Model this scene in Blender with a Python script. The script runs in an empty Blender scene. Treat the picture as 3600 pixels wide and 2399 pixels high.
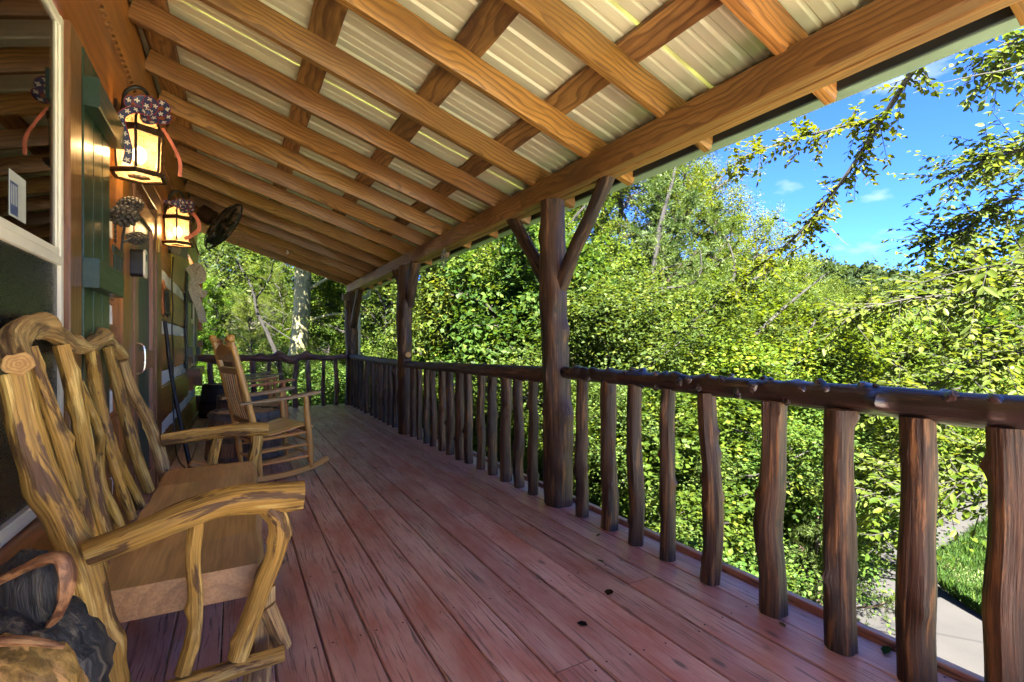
import bpy, math, random
import numpy as np
from mathutils import Vector, Matrix, noise

S = bpy.context.scene
COL = S.collection
R = math.radians
RNG = np.random.default_rng(7)
random.seed(7)

# ------------------------------------------------------------------ camera
cam_d = bpy.data.cameras.new('camera')
cam = bpy.data.objects.new('camera', cam_d)
COL.objects.link(cam)
cam_d.sensor_width = 36.0
cam_d.lens = 17.2
cam_d.shift_y = 15.5 / 3600
cam_d.clip_start = 0.02
cam_d.clip_end = 4000
cam.location = (0, 0, 1.1)
cam.rotation_euler = (R(90), 0, -R(29.5))
S.camera = cam

# ------------------------------------------------------------------ sky, sun, exposure
SUN_EL, SUN_AZ = 48.0, 207.0          # azimuth clockwise from +Y
w = bpy.data.worlds.new('World')
S.world = w
w.use_nodes = True
nt = w.node_tree
nt.nodes.clear()
out = nt.nodes.new('ShaderNodeOutputWorld')
bg = nt.nodes.new('ShaderNodeBackground')
sky = nt.nodes.new('ShaderNodeTexSky')
sky.sky_type = 'NISHITA'
sky.sun_disc = False
sky.sun_elevation = R(SUN_EL)
sky.sun_rotation = R(SUN_AZ)
sky.altitude = 300
sky.air_density = 0.33
sky.dust_density = 0.0
sky.ozone_density = 9.0
bg.inputs['Strength'].default_value = 0.05
# thin scattered clouds, the same all over the sky
tc = nt.nodes.new('ShaderNodeTexCoord')
mp = nt.nodes.new('ShaderNodeMapping')
mp.inputs['Scale'].default_value = (1.0, 1.0, 2.6)
mp.inputs['Location'].default_value = (0.35, 1.9, 0.2)
nz = nt.nodes.new('ShaderNodeTexNoise')
nz.inputs['Scale'].default_value = 4.2
nz.inputs['Detail'].default_value = 7.0
nz.inputs['Roughness'].default_value = 0.55
rp = nt.nodes.new('ShaderNodeValToRGB')
rp.color_ramp.elements[0].position = 0.60
rp.color_ramp.elements[0].color = (0, 0, 0, 1)
rp.color_ramp.elements[1].position = 0.80
rp.color_ramp.elements[1].color = (0.85, 0.85, 0.85, 1)
mx = nt.nodes.new('ShaderNodeMix')
mx.data_type = 'RGBA'
mx.inputs['B'].default_value = (1.3, 1.4, 1.6, 1)
nt.links.new(tc.outputs['Generated'], mp.inputs['Vector'])
nt.links.new(mp.outputs['Vector'], nz.inputs['Vector'])
nt.links.new(nz.outputs['Fac'], rp.inputs['Fac'])
nt.links.new(rp.outputs['Color'], mx.inputs['Factor'])
tint = nt.nodes.new('ShaderNodeMix')
tint.data_type = 'RGBA'
tint.blend_type = 'MULTIPLY'
tint.inputs['Factor'].default_value = 1.0
tint.inputs['B'].default_value = (0.38, 0.54, 0.80, 1)
nt.links.new(sky.outputs['Color'], tint.inputs['A'])
nt.links.new(tint.outputs['Result'], mx.inputs['A'])
nt.links.new(mx.outputs['Result'], bg.inputs['Color'])
nt.links.new(bg.outputs['Background'], out.inputs['Surface'])

sun_d = bpy.data.lights.new('sun', 'SUN')
sun_d.energy = 3.6
sun_d.angle = R(0.5)
sun_d.color = (1.0, 0.94, 0.84)
sun = bpy.data.objects.new('sun', sun_d)
COL.objects.link(sun)
sv = Vector((math.sin(R(SUN_AZ)) * math.cos(R(SUN_EL)), math.cos(R(SUN_AZ)) * math.cos(R(SUN_EL)), math.sin(R(SUN_EL))))
sun.rotation_euler = sv.to_track_quat('Z', 'Y').to_euler()
sun.location = (4, -6, 20)

S.view_settings.view_transform = 'Standard'
S.view_settings.look = 'None'
S.view_settings.gamma = 1.0
S.view_settings.exposure = 4.75
S.view_settings.use_curve_mapping = False
S.render.engine = 'CYCLES'
S.cycles.use_denoising = True
S.cycles.max_bounces = 8
S.cycles.diffuse_bounces = 5
S.cycles.transparent_max_bounces = 12
S.cycles.sample_clamp_indirect = 8.0

# ------------------------------------------------------------------ tagging helpers
def tag(o, label=None, cat=None, group=None, kind=None):
    if label: o['label'] = label
    if cat: o['category'] = cat
    if group: o['group'] = group
    if kind: o['kind'] = kind
    return o

def thing(name, loc, label, cat, group=None, rotz=0.0):
    o = bpy.data.objects.new(name, None)
    COL.objects.link(o)
    o.location = loc
    o.rotation_euler = (0, 0, rotz)
    o.empty_display_size = 0.1
    return tag(o, label, cat, group)

def root_of(o):
    while o.parent is not None:
        o = o.parent
    return o

# ------------------------------------------------------------------ geometry: every maker gives (V, F, G, M)
# V points, F faces, G grain coordinates (across, across, along), M material slot per face
def cat_geo(*gs):
    V, F, G, M = [], [], [], []
    n = 0
    for (v, f, g, m) in gs:
        V.append(np.asarray(v, float)); G.append(np.asarray(g, float))
        F += [tuple(i + n for i in q) for q in f]
        M += list(m)
        n += len(v)
    return np.concatenate(V), F, np.concatenate(G), M

def put(name, geo, mats, parent=None, world=True, smooth=40.0):
    V, F, G, M = geo
    V = np.asarray(V, float)
    if parent is not None and world:
        V = V - np.array(root_of(parent).location)
    me = bpy.data.meshes.new(name)
    me.from_pydata([tuple(v) for v in V], [], F)
    if not isinstance(mats, (list, tuple)): mats = [mats]
    for m in mats: me.materials.append(m)
    if len(mats) > 1: me.polygons.foreach_set('material_index', np.array(M, dtype=np.int32) % len(mats))
    a = me.attributes.new('gr', 'FLOAT_VECTOR', 'POINT')
    a.data.foreach_set('vector', np.asarray(G, np.float32).ravel())
    me.update()
    if smooth:
        me.polygons.foreach_set('use_smooth', np.ones(len(me.polygons), bool))
        try: me.set_sharp_from_angle(angle=R(smooth))
        except Exception: pass
    o = bpy.data.objects.new(name, me)
    COL.objects.link(o)
    if parent is not None: o.parent = parent
    return o

def unit(a): return a / (np.linalg.norm(a, axis=-1, keepdims=True) + 1e-9)

def crom(P, n):
    P = np.asarray(P, float)
    if len(P) == 2:
        t = np.linspace(0, 1, n)[:, None]
        return P[0] * (1 - t) + P[1] * t
    Q = np.vstack([2 * P[0] - P[1], P, 2 * P[-1] - P[-2]])
    res = []
    m = len(P) - 1
    for s in np.linspace(0, m, n):
        i = min(int(s), m - 1); t = s - i
        a, b, c, d = Q[i], Q[i + 1], Q[i + 2], Q[i + 3]
        res.append(0.5 * (2 * b + (c - a) * t + (2 * a - 5 * b + 4 * c - d) * t * t + (3 * b - a - 3 * c + d) * t ** 3))
    return np.array(res)

def frames(P, up=None):
    T = np.gradient(P, axis=0)
    T /= np.linalg.norm(T, axis=1)[:, None] + 1e-9
    U = []
    u = np.array(up if up is not None else ((0, 0, 1) if abs(T[0][2]) < 0.9 else (1, 0, 0)), float)
    for t in T:
        u = u - t * (u @ t)
        u /= np.linalg.norm(u) + 1e-9
        U.append(u.copy())
    U = np.array(U)
    return T, U, np.cross(T, U)

def tube(P, rad, seg=12, n=None, seed=0, rough=0.05, flute=0.0, knots=(), caps=True, rfreq=5.0, up=None, nf=6, flat=None):
    P = np.asarray(P, float)
    if n is None: n = max(4, 5 * len(P))
    Q = crom(P, n)
    rad = np.interp(np.linspace(0, 1, n), np.linspace(0, 1, len(np.atleast_1d(rad))), np.atleast_1d(rad))
    T, U, W = frames(Q, up)
    L = np.concatenate([[0], np.cumsum(np.linalg.norm(np.diff(Q, axis=0), axis=1))])
    rm = rad.mean()
    V, G, F, M = [], [], [], []
    for i in range(n):
        for k in range(seg):
            a = 2 * math.pi * k / seg
            c, s = math.cos(a), math.sin(a)
            f = 1.0
            if rough:
                f += rough * 1.6 * noise.noise(Vector((c * 1.3 + seed * 7.1, s * 1.3, L[i] * rfreq + seed)))
            if flute:
                ph = 1.5 * noise.noise(Vector((seed * 3.3, L[i] * 2.0, 0.5)))
                f += flute * math.sin(nf * a + ph * 3 + seed) + flute * 0.6 * math.sin((nf * 2 + 1) * a - ph * 4)
            r = rad[i] * f
            for (kl, ka, kh, ks) in knots:
                da = (a - ka + math.pi) % (2 * math.pi) - math.pi
                d2 = (L[i] - kl) ** 2 + (da * rad[i]) ** 2
                r += kh * math.exp(-d2 / (2 * ks * ks))
            cc, ss = (c, s) if flat is None else (c * flat[0], s * flat[1])
            V.append(Q[i] + (U[i] * cc + W[i] * ss) * r)
            G.append((c * rm, s * rm, L[i]))
    for i in range(n - 1):
        for k in range(seg):
            k2 = (k + 1) % seg
            F.append((i * seg + k, i * seg + k2, (i + 1) * seg + k2, (i + 1) * seg + k)); M.append(0)
    if caps:
        for (b, sgn) in ((0, -1), ((n - 1) * seg, 1)):
            c0 = len(V)
            V.append(np.mean(V[b:b + seg], axis=0) + T[0 if sgn < 0 else -1] * sgn * rad[0 if sgn < 0 else -1] * 0.06)
            G.append((0, 0, L[0 if sgn < 0 else -1]))
            for k in range(seg):
                k2 = (k + 1) % seg
                F.append((b + k2, b + k, c0) if sgn < 0 else (b + k, b + k2, c0)); M.append(1)
    return np.array(V), F, np.array(G), M

def rect(wd, th, ch=0.004):
    a, b = wd / 2, th / 2
    ch = min(ch, a * 0.6, b * 0.6)
    return [(-a + ch, -b), (a - ch, -b), (a, -b + ch), (a, b - ch), (a - ch, b), (-a + ch, b), (-a, b - ch), (-a, -b + ch)]

def sweep(P, prof, up, n=None, scale=None, jit=0.0, seed=0, closed=True, off=(0, 0), smooth_path=True):
    """profile (u across, v along 'up') carried along the path P"""
    P = np.asarray(P, float)
    if n is None: n = len(P) if len(P) == 2 else 4 * len(P)
    Q = crom(P, n) if smooth_path else P
    n = len(Q)
    T, U, W = frames(Q, up)
    L = np.concatenate([[0], np.cumsum(np.linalg.norm(np.diff(Q, axis=0), axis=1))])
    rs = np.random.default_rng(seed + 11)
    m = len(prof)
    V, G, F, M = [], [], [], []
    ju = rs.normal(0, jit, (n, m, 2)) if jit else np.zeros((n, m, 2))
    for i in range(n):
        s = 1.0 if scale is None else np.interp(i / (n - 1), np.linspace(0, 1, len(scale)), scale)
        for k, (a, b) in enumerate(prof):
            a2, b2 = a * s + ju[i, k, 0], b * s + ju[i, k, 1]
            V.append(Q[i] + W[i] * a2 * -1 + U[i] * b2)
            G.append((a + off[0], b + off[1], L[i]))
    for i in range(n - 1):
        for k in range(m if closed else m - 1):
            k2 = (k + 1) % m
            F.append((i * m + k, i * m + k2, (i + 1) * m + k2, (i + 1) * m + k)); M.append(0)
    if closed:
        F.append(tuple(range(m - 1, -1, -1))); M.append(1)
        F.append(tuple((n - 1) * m + k for k in range(m))); M.append(1)
    return np.array(V), F, np.array(G), M

def board(p0, p1, wd, th, up, ch=0.004, n=2, jit=0.0, seed=0, off=(0, 0)):
    return sweep([p0, p1], rect(wd, th, ch), up, n=n, jit=jit, seed=seed, off=off)

def box(x0, x1, y0, y1, z0, z1, ch=0.003, ax='y'):
    c = np.array([(x0 + x1) / 2, (y0 + y1) / 2, (z0 + z1) / 2])
    d = np.array([x1 - x0, y1 - y0, z1 - z0])
    if ax == 'y': return board((c[0], y0, c[2]), (c[0], y1, c[2]), d[0], d[2], (0, 0, 1), ch)
    if ax == 'z': return board((c[0], c[1], z0), (c[0], c[1], z1), d[1], d[0], (1, 0, 0), ch)
    return board((x0, c[1], c[2]), (x1, c[1], c[2]), d[1], d[2], (0, 0, 1), ch)

def lathe(prof, origin, axis=(0, 0, 1), seg=20, cap=True):
    """prof: (radius, distance along axis)"""
    o = np.array(origin, float); t = np.array(axis, float); t /= np.linalg.norm(t)
    u = np.cross(t, (0, 0, 1) if abs(t[2]) < 0.9 else (1, 0, 0)); u /= np.linalg.norm(u)
    v = np.cross(t, u)
    V, G, F, M = [], [], [], []
    for (r, h) in prof:
        for k in range(seg):
            a = 2 * math.pi * k / seg
            V.append(o + t * h + (u * math.cos(a) + v * math.sin(a)) * r)
            G.append((math.cos(a) * r, math.sin(a) * r, h))
    m = len(prof)
    for i in range(m - 1):
        for k in range(seg):
            k2 = (k + 1) % seg
            F.append((i * seg + k, i * seg + k2, (i + 1) * seg + k2, (i + 1) * seg + k)); M.append(0)
    if cap:
        F.append(tuple(range(seg - 1, -1, -1))); M.append(1)
        F.append(tuple((m - 1) * seg + k for k in range(seg))); M.append(1)
    return np.array(V), F, np.array(G), M

def ribbon(P, wd, nrm, twist=0.0, n=None, th=0.0012):
    """a thin band of cloth along P, its face turned to nrm"""
    P = np.asarray(P, float)
    n = n or 6 * len(P)
    Q = crom(P, n)
    T, U, W = frames(Q, nrm)
    L = np.concatenate([[0], np.cumsum(np.linalg.norm(np.diff(Q, axis=0), axis=1))])
    V, G, F, M = [], [], [], []
    for i in range(n):
        a = twist * i / (n - 1)
        d = W[i] * math.cos(a) + U[i] * math.sin(a)
        e = np.cross(T[i], d)
        for (su, sv) in ((-1, -1), (1, -1), (1, 1), (-1, 1)):
            V.append(Q[i] + d * su * wd / 2 + e * sv * th / 2)
            G.append((su * wd / 2, 0, L[i]))
    for i in range(n - 1):
        for k in range(4):
            k2 = (k + 1) % 4
            F.append((i * 4 + k, i * 4 + k2, (i + 1) * 4 + k2, (i + 1) * 4 + k)); M.append(0)
    F += [(3, 2, 1, 0), tuple((n - 1) * 4 + k for k in range(4))]; M += [0, 0]
    return np.array(V), F, np.array(G), M

def blob(c, r, seed=0, amp=0.08, freq=3.0, seg=20, rings=14, axes=None):
    c = np.array(c, float)
    r = np.array(r if hasattr(r, '__len__') else (r, r, r), float)
    V, G, F, M = [], [], [], []
    for i in range(rings + 1):
        ph = math.pi * i / rings
        for k in range(seg):
            a = 2 * math.pi * k / seg
            d = np.array((math.sin(ph) * math.cos(a), math.sin(ph) * math.sin(a), math.cos(ph)))
            f = 1 + amp * noise.noise(Vector(d * freq) + Vector((seed * 5.1, 0, 0)))
            p = d * r * f
            if axes is not None: p = np.asarray(axes).T @ p
            V.append(c + p); G.append(d * r)
    for i in range(rings):
        for k in range(seg):
            k2 = (k + 1) % seg
            F.append((i * seg + k, (i + 1) * seg + k, (i + 1) * seg + k2, i * seg + k2)); M.append(0)
    return np.array(V), F, np.array(G), M

# ------------------------------------------------------------------ materials
class NB:
    def __init__(s, name):
        s.m = bpy.data.materials.new(name)
        s.m.use_nodes = True
        s.t = s.m.node_tree
        s.t.nodes.clear()
        s.out = s.t.nodes.new('ShaderNodeOutputMaterial')
        s.b = s.t.nodes.new('ShaderNodeBsdfPrincipled')
        s.t.links.new(s.b.outputs[0], s.out.inputs[0])
    def n(s, typ, **kw):
        nd = s.t.nodes.new('ShaderNode' + typ)
        for k, v in kw.items(): setattr(nd, k, v)
        return nd
    def l(s, a, b): s.t.links.new(a, b)
    def set(s, **kw):
        for k, v in kw.items(): s.b.inputs[k.replace('_', ' ')].default_value = v
        return s
    def grain(s, spread=(0.0, 0.0, 17.0)):
        """grain coordinates, shifted for each object so that no two pieces look the same"""
        at = s.n('Attribute', attribute_name='gr')
        oi = s.n('ObjectInfo')
        mu = s.n('VectorMath', operation='SCALE')
        mu.inputs[0].default_value = spread
        s.l(oi.outputs['Random'], mu.inputs['Scale'])
        ad = s.n('VectorMath', operation='ADD')
        s.l(at.outputs['Vector'], ad.inputs[0]); s.l(mu.outputs[0], ad.inputs[1])
        s.oi = oi
        return ad.outputs[0]
    def scaled(s, v, sc, loc=(0, 0, 0)):
        mp = s.n('Mapping')
        mp.inputs['Scale'].default_value = sc
        mp.inputs['Location'].default_value = loc
        s.l(v, mp.inputs['Vector'])
        return mp.outputs[0]
    def noise(s, v, scale=1.0, detail=4.0, rough=0.55, dist=0.0, col=False):
        nd = s.n('TexNoise')
        nd.inputs['Scale'].default_value = scale
        nd.inputs['Detail'].default_value = detail
        nd.inputs['Roughness'].default_value = rough
        nd.inputs['Distortion'].default_value = dist
        s.l(v, nd.inputs['Vector'])
        return nd.outputs['Color' if col else 'Fac']
    def ramp(s, f, stops, interp='LINEAR'):
        nd = s.n('ValToRGB')
        cr = nd.color_ramp
        cr.interpolation = interp
        while len(cr.elements) < len(stops): cr.elements.new(0.5)
        for e, (p, c) in zip(cr.elements, stops):
            e.position = p
            e.color = tuple(c) + (1,) if hasattr(c, '__len__') else (c, c, c, 1)
        s.l(f, nd.inputs['Fac'])
        return nd.outputs['Color']
    def mix(s, f, a, b, mode='MIX'):
        nd = s.n('Mix', data_type='RGBA', blend_type=mode)
        for sock, v in (('Factor', f), ('A', a), ('B', b)):
            i = nd.inputs[sock]
            if hasattr(v, 'links'): s.l(v, i)
            elif hasattr(v, '__len__'): i.default_value = tuple(v) + (1,)
            else: i.default_value = v
        return nd.outputs['Result']
    def math(s, op, a, b=0.0, clamp=False):
        nd = s.n('Math', operation=op, use_clamp=clamp)
        for k, v in ((0, a), (1, b)):
            if hasattr(v, 'links'): s.l(v, nd.inputs[k])
            else: nd.inputs[k].default_value = v
        return nd.outputs[0]
    def bump(s, h, strength=0.3, dist=0.01):
        nd = s.n('Bump')
        nd.inputs['Strength'].default_value = strength
        nd.inputs['Distance'].default_value = dist
        s.l(h, nd.inputs['Height'])
        s.l(nd.outputs[0], s.b.inputs['Normal'])
    def color(s, c): s.l(c, s.b.inputs['Base Color'])
    def roughness(s, r): s.l(r, s.b.inputs['Roughness'])

def sawn(name, dark, mid, light, ring=24.0, rough=0.55, knots=True, stain=None, ringmix=0.75, coat=0.0):
    """sawn timber: growth rings cut by the board's faces, knots, fibre"""
    b = NB(name)
    v = b.grain((0.16, 0.11, 23.0))
    wv = b.scaled(v, (2.2, 2.2, 0.85))
    wn = b.noise(wv, 1.6, 3.0, 0.5, col=True)
    sub = b.n('VectorMath', operation='SUBTRACT'); b.l(wn, sub.inputs[0]); sub.inputs[1].default_value = (0.5, 0.5, 0.5)
    scl = b.n('VectorMath', operation='SCALE'); b.l(sub.outputs[0], scl.inputs[0]); scl.inputs['Scale'].default_value = 0.19
    add = b.n('VectorMath', operation='ADD'); b.l(v, add.inputs[0]); b.l(scl.outputs[0], add.inputs[1])
    p = add.outputs[0]
    # knots: a sparse set of round spots that bend the rings round them
    kv = b.scaled(v, (3.0, 3.0, 1.55))
    vo = b.n('TexVoronoi'); vo.inputs['Scale'].default_value = 1.0; b.l(kv, vo.inputs['Vector'])
    kd = vo.outputs['Distance']
    bend = b.ramp(kd, [(0.0, 1.0), (0.22, 0.0)])
    sh = b.n('CombineXYZ'); b.l(b.math('MULTIPLY', bend, 0.035), sh.inputs[0])
    add2 = b.n('VectorMath', operation='ADD'); b.l(p, add2.inputs[0]); b.l(sh.outputs[0], add2.inputs[1])
    mp = b.scaled(add2.outputs[0], (1, 1, 0.06), (0.02, 0.06, 0))
    wt = b.n('TexWave', wave_type='RINGS', rings_direction='Z', wave_profile='SAW')
    wt.inputs['Scale'].default_value = ring
    wt.inputs['Distortion'].default_value = 1.6
    wt.inputs['Detail'].default_value = 2.0
    wt.inputs['Detail Scale'].default_value = 2.0
    b.l(mp, wt.inputs['Vector'])
    rings = b.ramp(wt.outputs['Fac'], [(0.0, 0.0), (0.5, 0.12), (0.72, 0.75), (0.90, 1.0), (1.0, 0.0)])
    base = b.mix(b.noise(b.scaled(v, (3, 3, 0.9)), 1.5, 4), mid, light)
    base = b.mix(b.math('MULTIPLY', rings, ringmix), base, dark)
    fib = b.noise(b.scaled(v, (110, 110, 4)), 1.0, 3, 0.6)
    base = b.mix(b.ramp(fib, [(0.35, 0.45), (0.6, 0.0)]), base, dark)
    if knots:
        kf = b.ramp(kd, [(0.045, 1.0), (0.10, 0.0)])
        base = b.mix(b.math('MULTIPLY', kf, 0.9), base, tuple(c * 0.35 for c in dark))
    if stain is not None:
        sf = b.ramp(b.noise(b.scaled(v, (5, 5, 1.3), (3, 1, 2)), 1.0, 5, 0.6), [(0.46, 0.0), (0.66, 0.85)])
        base = b.mix(sf, base, stain)
    hv = b.n('HueSaturation'); b.l(base, hv.inputs['Color'])
    b.l(b.math('ADD', b.math('MULTIPLY', b.oi.outputs['Random'], 0.45), 0.75), hv.inputs['Value'])
    b.l(b.math('ADD', b.math('MULTIPLY', b.math('FRACT', b.math('MULTIPLY', b.oi.outputs['Random'], 7.3)), 0.016), 0.492), hv.inputs['Hue'])
    b.color(hv.outputs[0])
    b.set(Roughness=rough)
    if coat: b.set(Coat_Weight=coat, Coat_Roughness=0.25)
    b.bump(b.math('ADD', fib, b.math('MULTIPLY', rings, -0.6)), 0.35, 0.002)
    return b.m

def peeled(name, dark, mid, light, patch=(9, 9, 2.2), rough=0.4, thr=(0.42, 0.58), coat=0.0, fibre=70, fstrength=0.5, bump=0.5):
    """round peeled log: long fibres, patches of left-on inner bark"""
    b = NB(name)
    v = b.grain((3.0, 5.0, 17.0))
    pn = b.noise(b.scaled(v, patch), 1.0, 5, 0.6, 0.4)
    pf = b.ramp(pn, [(thr[0], 0.0), (thr[1], 1.0)])
    fib = b.noise(b.scaled(v, (fibre, fibre, 3.5)), 1.0, 4, 0.65, 0.3)
    c = b.mix(pf, dark, mid)
    c = b.mix(b.ramp(b.noise(b.scaled(v, (30, 30, 3.0), (4, 2, 9)), 1.0, 5, 0.65), [(0.54, 0.0), (0.61, 1.0)]), c, light)
    c = b.mix(b.math('MULTIPLY', b.ramp(fib, [(0.36, 1.0), (0.56, 0.0)]), fstrength), c, tuple(x * 0.35 for x in dark))
    vo = b.n('TexVoronoi'); vo.inputs['Scale'].default_value = 1.0
    b.l(b.scaled(v, (7, 7, 4.0)), vo.inputs['Vector'])
    c = b.mix(b.ramp(vo.outputs['Distance'], [(0.06, 0.8), (0.13, 0.0)]), c, tuple(x * 0.3 for x in dark))
    hv = b.n('HueSaturation'); b.l(c, hv.inputs['Color'])
    b.l(b.math('ADD', b.math('MULTIPLY', b.oi.outputs['Random'], 0.3), 0.85), hv.inputs['Value'])
    b.color(hv.outputs[0])
    b.roughness(b.ramp(fib, [(0.3, rough + 0.2), (0.7, rough - 0.05)]))
    if coat: b.set(Coat_Weight=coat, Coat_Roughness=0.18)
    b.bump(b.math('ADD', fib, b.math('MULTIPLY', pn, 0.6)), bump, 0.006)
    return b.m

def plain(name, col, rough=0.5, metal=0.0, nscale=18.0, var=0.25, bump=0.15, coat=0.0, streak=(1, 1, 1), spec=None):
    b = NB(name)
    v = b.grain((3, 5, 7))
    f = b.noise(b.scaled(v, streak), nscale, 5, 0.6)
    c = b.mix(b.ramp(f, [(0.3, 0.0), (0.7, 1.0)]), tuple(x * (1 - var) for x in col), tuple(min(1, x * (1 + var)) for x in col))
    b.color(c)
    b.set(Metallic=metal)
    if spec is not None: b.b.inputs['Specular IOR Level'].default_value = spec
    b.roughness(b.ramp(f, [(0.2, max(0.05, rough - 0.1)), (0.8, min(1, rough + 0.1))]))
    if coat: b.set(Coat_Weight=coat, Coat_Roughness=0.15)
    if bump: b.bump(f, bump, 0.003)
    return b.m

def deck_paint():
    b = NB('deck_paint')
    v = b.grain((2.0, 0.0, 31.0))
    wn = b.noise(b.scaled(v, (6, 6, 1.2)), 1.3, 4, 0.55, col=True)
    sub = b.n('VectorMath', operation='SUBTRACT'); b.l(wn, sub.inputs[0]); sub.inputs[1].default_value = (0.5, 0.5, 0.5)
    scl = b.n('VectorMath', operation='SCALE'); b.l(sub.outputs[0], scl.inputs[0]); scl.inputs['Scale'].default_value = 0.055
    add = b.n('VectorMath', operation='ADD'); b.l(v, add.inputs[0]); b.l(scl.outputs[0], add.inputs[1])
    g = b.noise(b.scaled(add.outputs[0], (120, 60, 2.6)), 1.0, 4, 0.62)
    g2 = b.noise(b.scaled(add.outputs[0], (48, 30, 1.1), (3, 0, 5)), 1.0, 3, 0.6)
    wear = b.noise(b.scaled(v, (5, 5, 1.8), (1, 4, 2)), 1.0, 5, 0.62)
    c = b.mix(b.ramp(wear, [(0.35, 0.0), (0.7, 1.0)]), (0.42, 0.145, 0.100), (0.63, 0.43, 0.37))
    crack = b.math('MULTIPLY', b.ramp(g, [(0.37, 1.0), (0.46, 0.0)]), b.ramp(wear, [(0.36, 0.30), (0.56, 1.0)]))
    c = b.mix(b.math('MULTIPLY', crack, 0.85), c, (0.05, 0.028, 0.026))
    c = b.mix(b.math('MULTIPLY', b.ramp(g2, [(0.6, 0.0), (0.72, 1.0)]), 0.35), c, (0.42, 0.27, 0.26))
    # knots and scuffs
    vo = b.n('TexVoronoi'); vo.inputs['Scale'].default_value = 1.0
    b.l(b.scaled(add.outputs[0], (6.5, 6.5, 2.6)), vo.inputs['Vector'])
    c = b.mix(b.ramp(vo.outputs['Distance'], [(0.05, 0.75), (0.11, 0.0)]), c, (0.03, 0.018, 0.016))
    sp = b.n('TexVoronoi'); sp.inputs['Scale'].default_value = 26.0; b.l(v, sp.inputs['Vector'])
    c = b.mix(b.ramp(sp.outputs['Distance'], [(0.035, 0.5), (0.06, 0.0)]), c, (0.42, 0.34, 0.32))
    hv = b.n('HueSaturation'); b.l(c, hv.inputs['Color'])
    b.l(b.math('ADD', b.math('MULTIPLY', b.oi.outputs['Random'], 0.34), 0.84), hv.inputs['Value'])
    b.color(hv.outputs[0])
    b.roughness(b.ramp(b.math('ADD', b.math('MULTIPLY', g, 0.6), b.math('MULTIPLY', wear, 0.4)), [(0.35, 0.56), (0.65, 0.28)]))
    b.set(Coat_Weight=0.30, Coat_Roughness=0.32)
    b.bump(b.math('ADD', b.math('MULTIPLY', b.ramp(g, [(0.34, 0.0), (0.5, 1.0)]), 1.0), b.math('MULTIPLY', g2, 0.5)), 0.45, 0.0025)
    return b.m

def leaf_mat(name, stops, trans=0.5, gloss=0.022, rough=0.5):
    b = NB(name)
    b.t.nodes.remove(b.b)
    at = b.n('Attribute', attribute_name='lv')
    c = b.ramp(at.outputs['Fac'], stops)
    oi = b.n('ObjectInfo')
    hv = b.n('HueSaturation'); b.l(c, hv.inputs['Color'])
    r2 = b.math('FRACT', b.math('MULTIPLY', oi.outputs['Random'], 13.7))
    b.l(b.math('ADD', b.math('MULTIPLY', oi.outputs['Random'], 0.34), 0.36), hv.inputs['Value'])
    b.l(b.math('ADD', b.math('MULTIPLY', r2, 0.045), 0.482), hv.inputs['Hue'])
    b.l(b.math('ADD', b.math('MULTIPLY', b.math('FRACT', b.math('MULTIPLY', oi.outputs['Random'], 5.1)), 0.22), 0.84), hv.inputs['Saturation'])
    c = hv.outputs[0]
    d = b.n('BsdfDiffuse'); b.l(c, d.inputs['Color'])
    tr = b.n('BsdfTranslucent')
    tc_ = b.mix(1.0, c, (1.9, 1.75, 0.7), 'MULTIPLY'); b.l(tc_, tr.inputs['Color'])
    gl = b.n('BsdfGlossy'); gl.inputs['Roughness'].default_value = rough
    gl.inputs['Color'].default_value = (0.75, 0.85, 0.6, 1)
    m1 = b.n('MixShader'); m1.inputs[0].default_value = trans
    b.l(d.outputs[0], m1.inputs[1]); b.l(tr.outputs[0], m1.inputs[2])
    fr = b.n('LayerWeight'); fr.inputs['Blend'].default_value = 0.35
    m2 = b.n('MixShader')
    b.l(b.math('MULTIPLY', b.math('ADD', fr.outputs['Fresnel'], 0.15), gloss * 2), m2.inputs[0])
    b.l(m1.outputs[0], m2.inputs[1]); b.l(gl.outputs[0], m2.inputs[2])
    b.l(m2.outputs[0], b.out.inputs[0])
    return b.m

M = {}
M['rafter'] = sawn('rafter_pine', (0.085, 0.034, 0.006), (0.34, 0.158, 0.028), (0.43, 0.215, 0.044), ring=13.0, rough=0.55, stain=(0.17, 0.072, 0.016), coat=0.12, ringmix=0.72)
M['purlin'] = sawn('purlin_pine', (0.085, 0.035, 0.009), (0.29, 0.14, 0.034), (0.46, 0.25, 0.07), ring=9.0, rough=0.55, stain=(0.06, 0.024, 0.010))
M['beam'] = sawn('beam_pine', (0.105, 0.042, 0.011), (0.28, 0.13, 0.034), (0.37, 0.185, 0.050), ring=15.0, rough=0.55, stain=(0.13, 0.055, 0.018), coat=0.08)
M['deck'] = deck_paint()
M['deck_under'] = plain('deck_joist_wood', (0.05, 0.03, 0.025), 0.85)
M['cedar'] = peeled('stained_cedar', (0.026, 0.011, 0.006), (0.072, 0.031, 0.013), (0.18, 0.084, 0.027), patch=(16, 16, 1.6), rough=0.48, thr=(0.40, 0.58), coat=0.0, fibre=120, fstrength=0.85, bump=1.0)
M['cedar_dark'] = peeled('dark_cedar_rail', (0.014, 0.008, 0.007), (0.030, 0.015, 0.012), (0.055, 0.028, 0.020), patch=(12, 12, 1.6), rough=0.30, thr=(0.38, 0.60), coat=0.5, fibre=90, fstrength=0.7, bump=0.9)
M['cedar_red'] = peeled('reddish_cedar_rail', (0.085, 0.032, 0.026), (0.20, 0.080, 0.062), (0.30, 0.14, 0.11), patch=(8, 8, 1.6), rough=0.42, coat=0.2, fibre=60)
M['cedar_cut'] = plain('cedar_end_grain', (0.15, 0.075, 0.035), 0.6, nscale=40)
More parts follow.
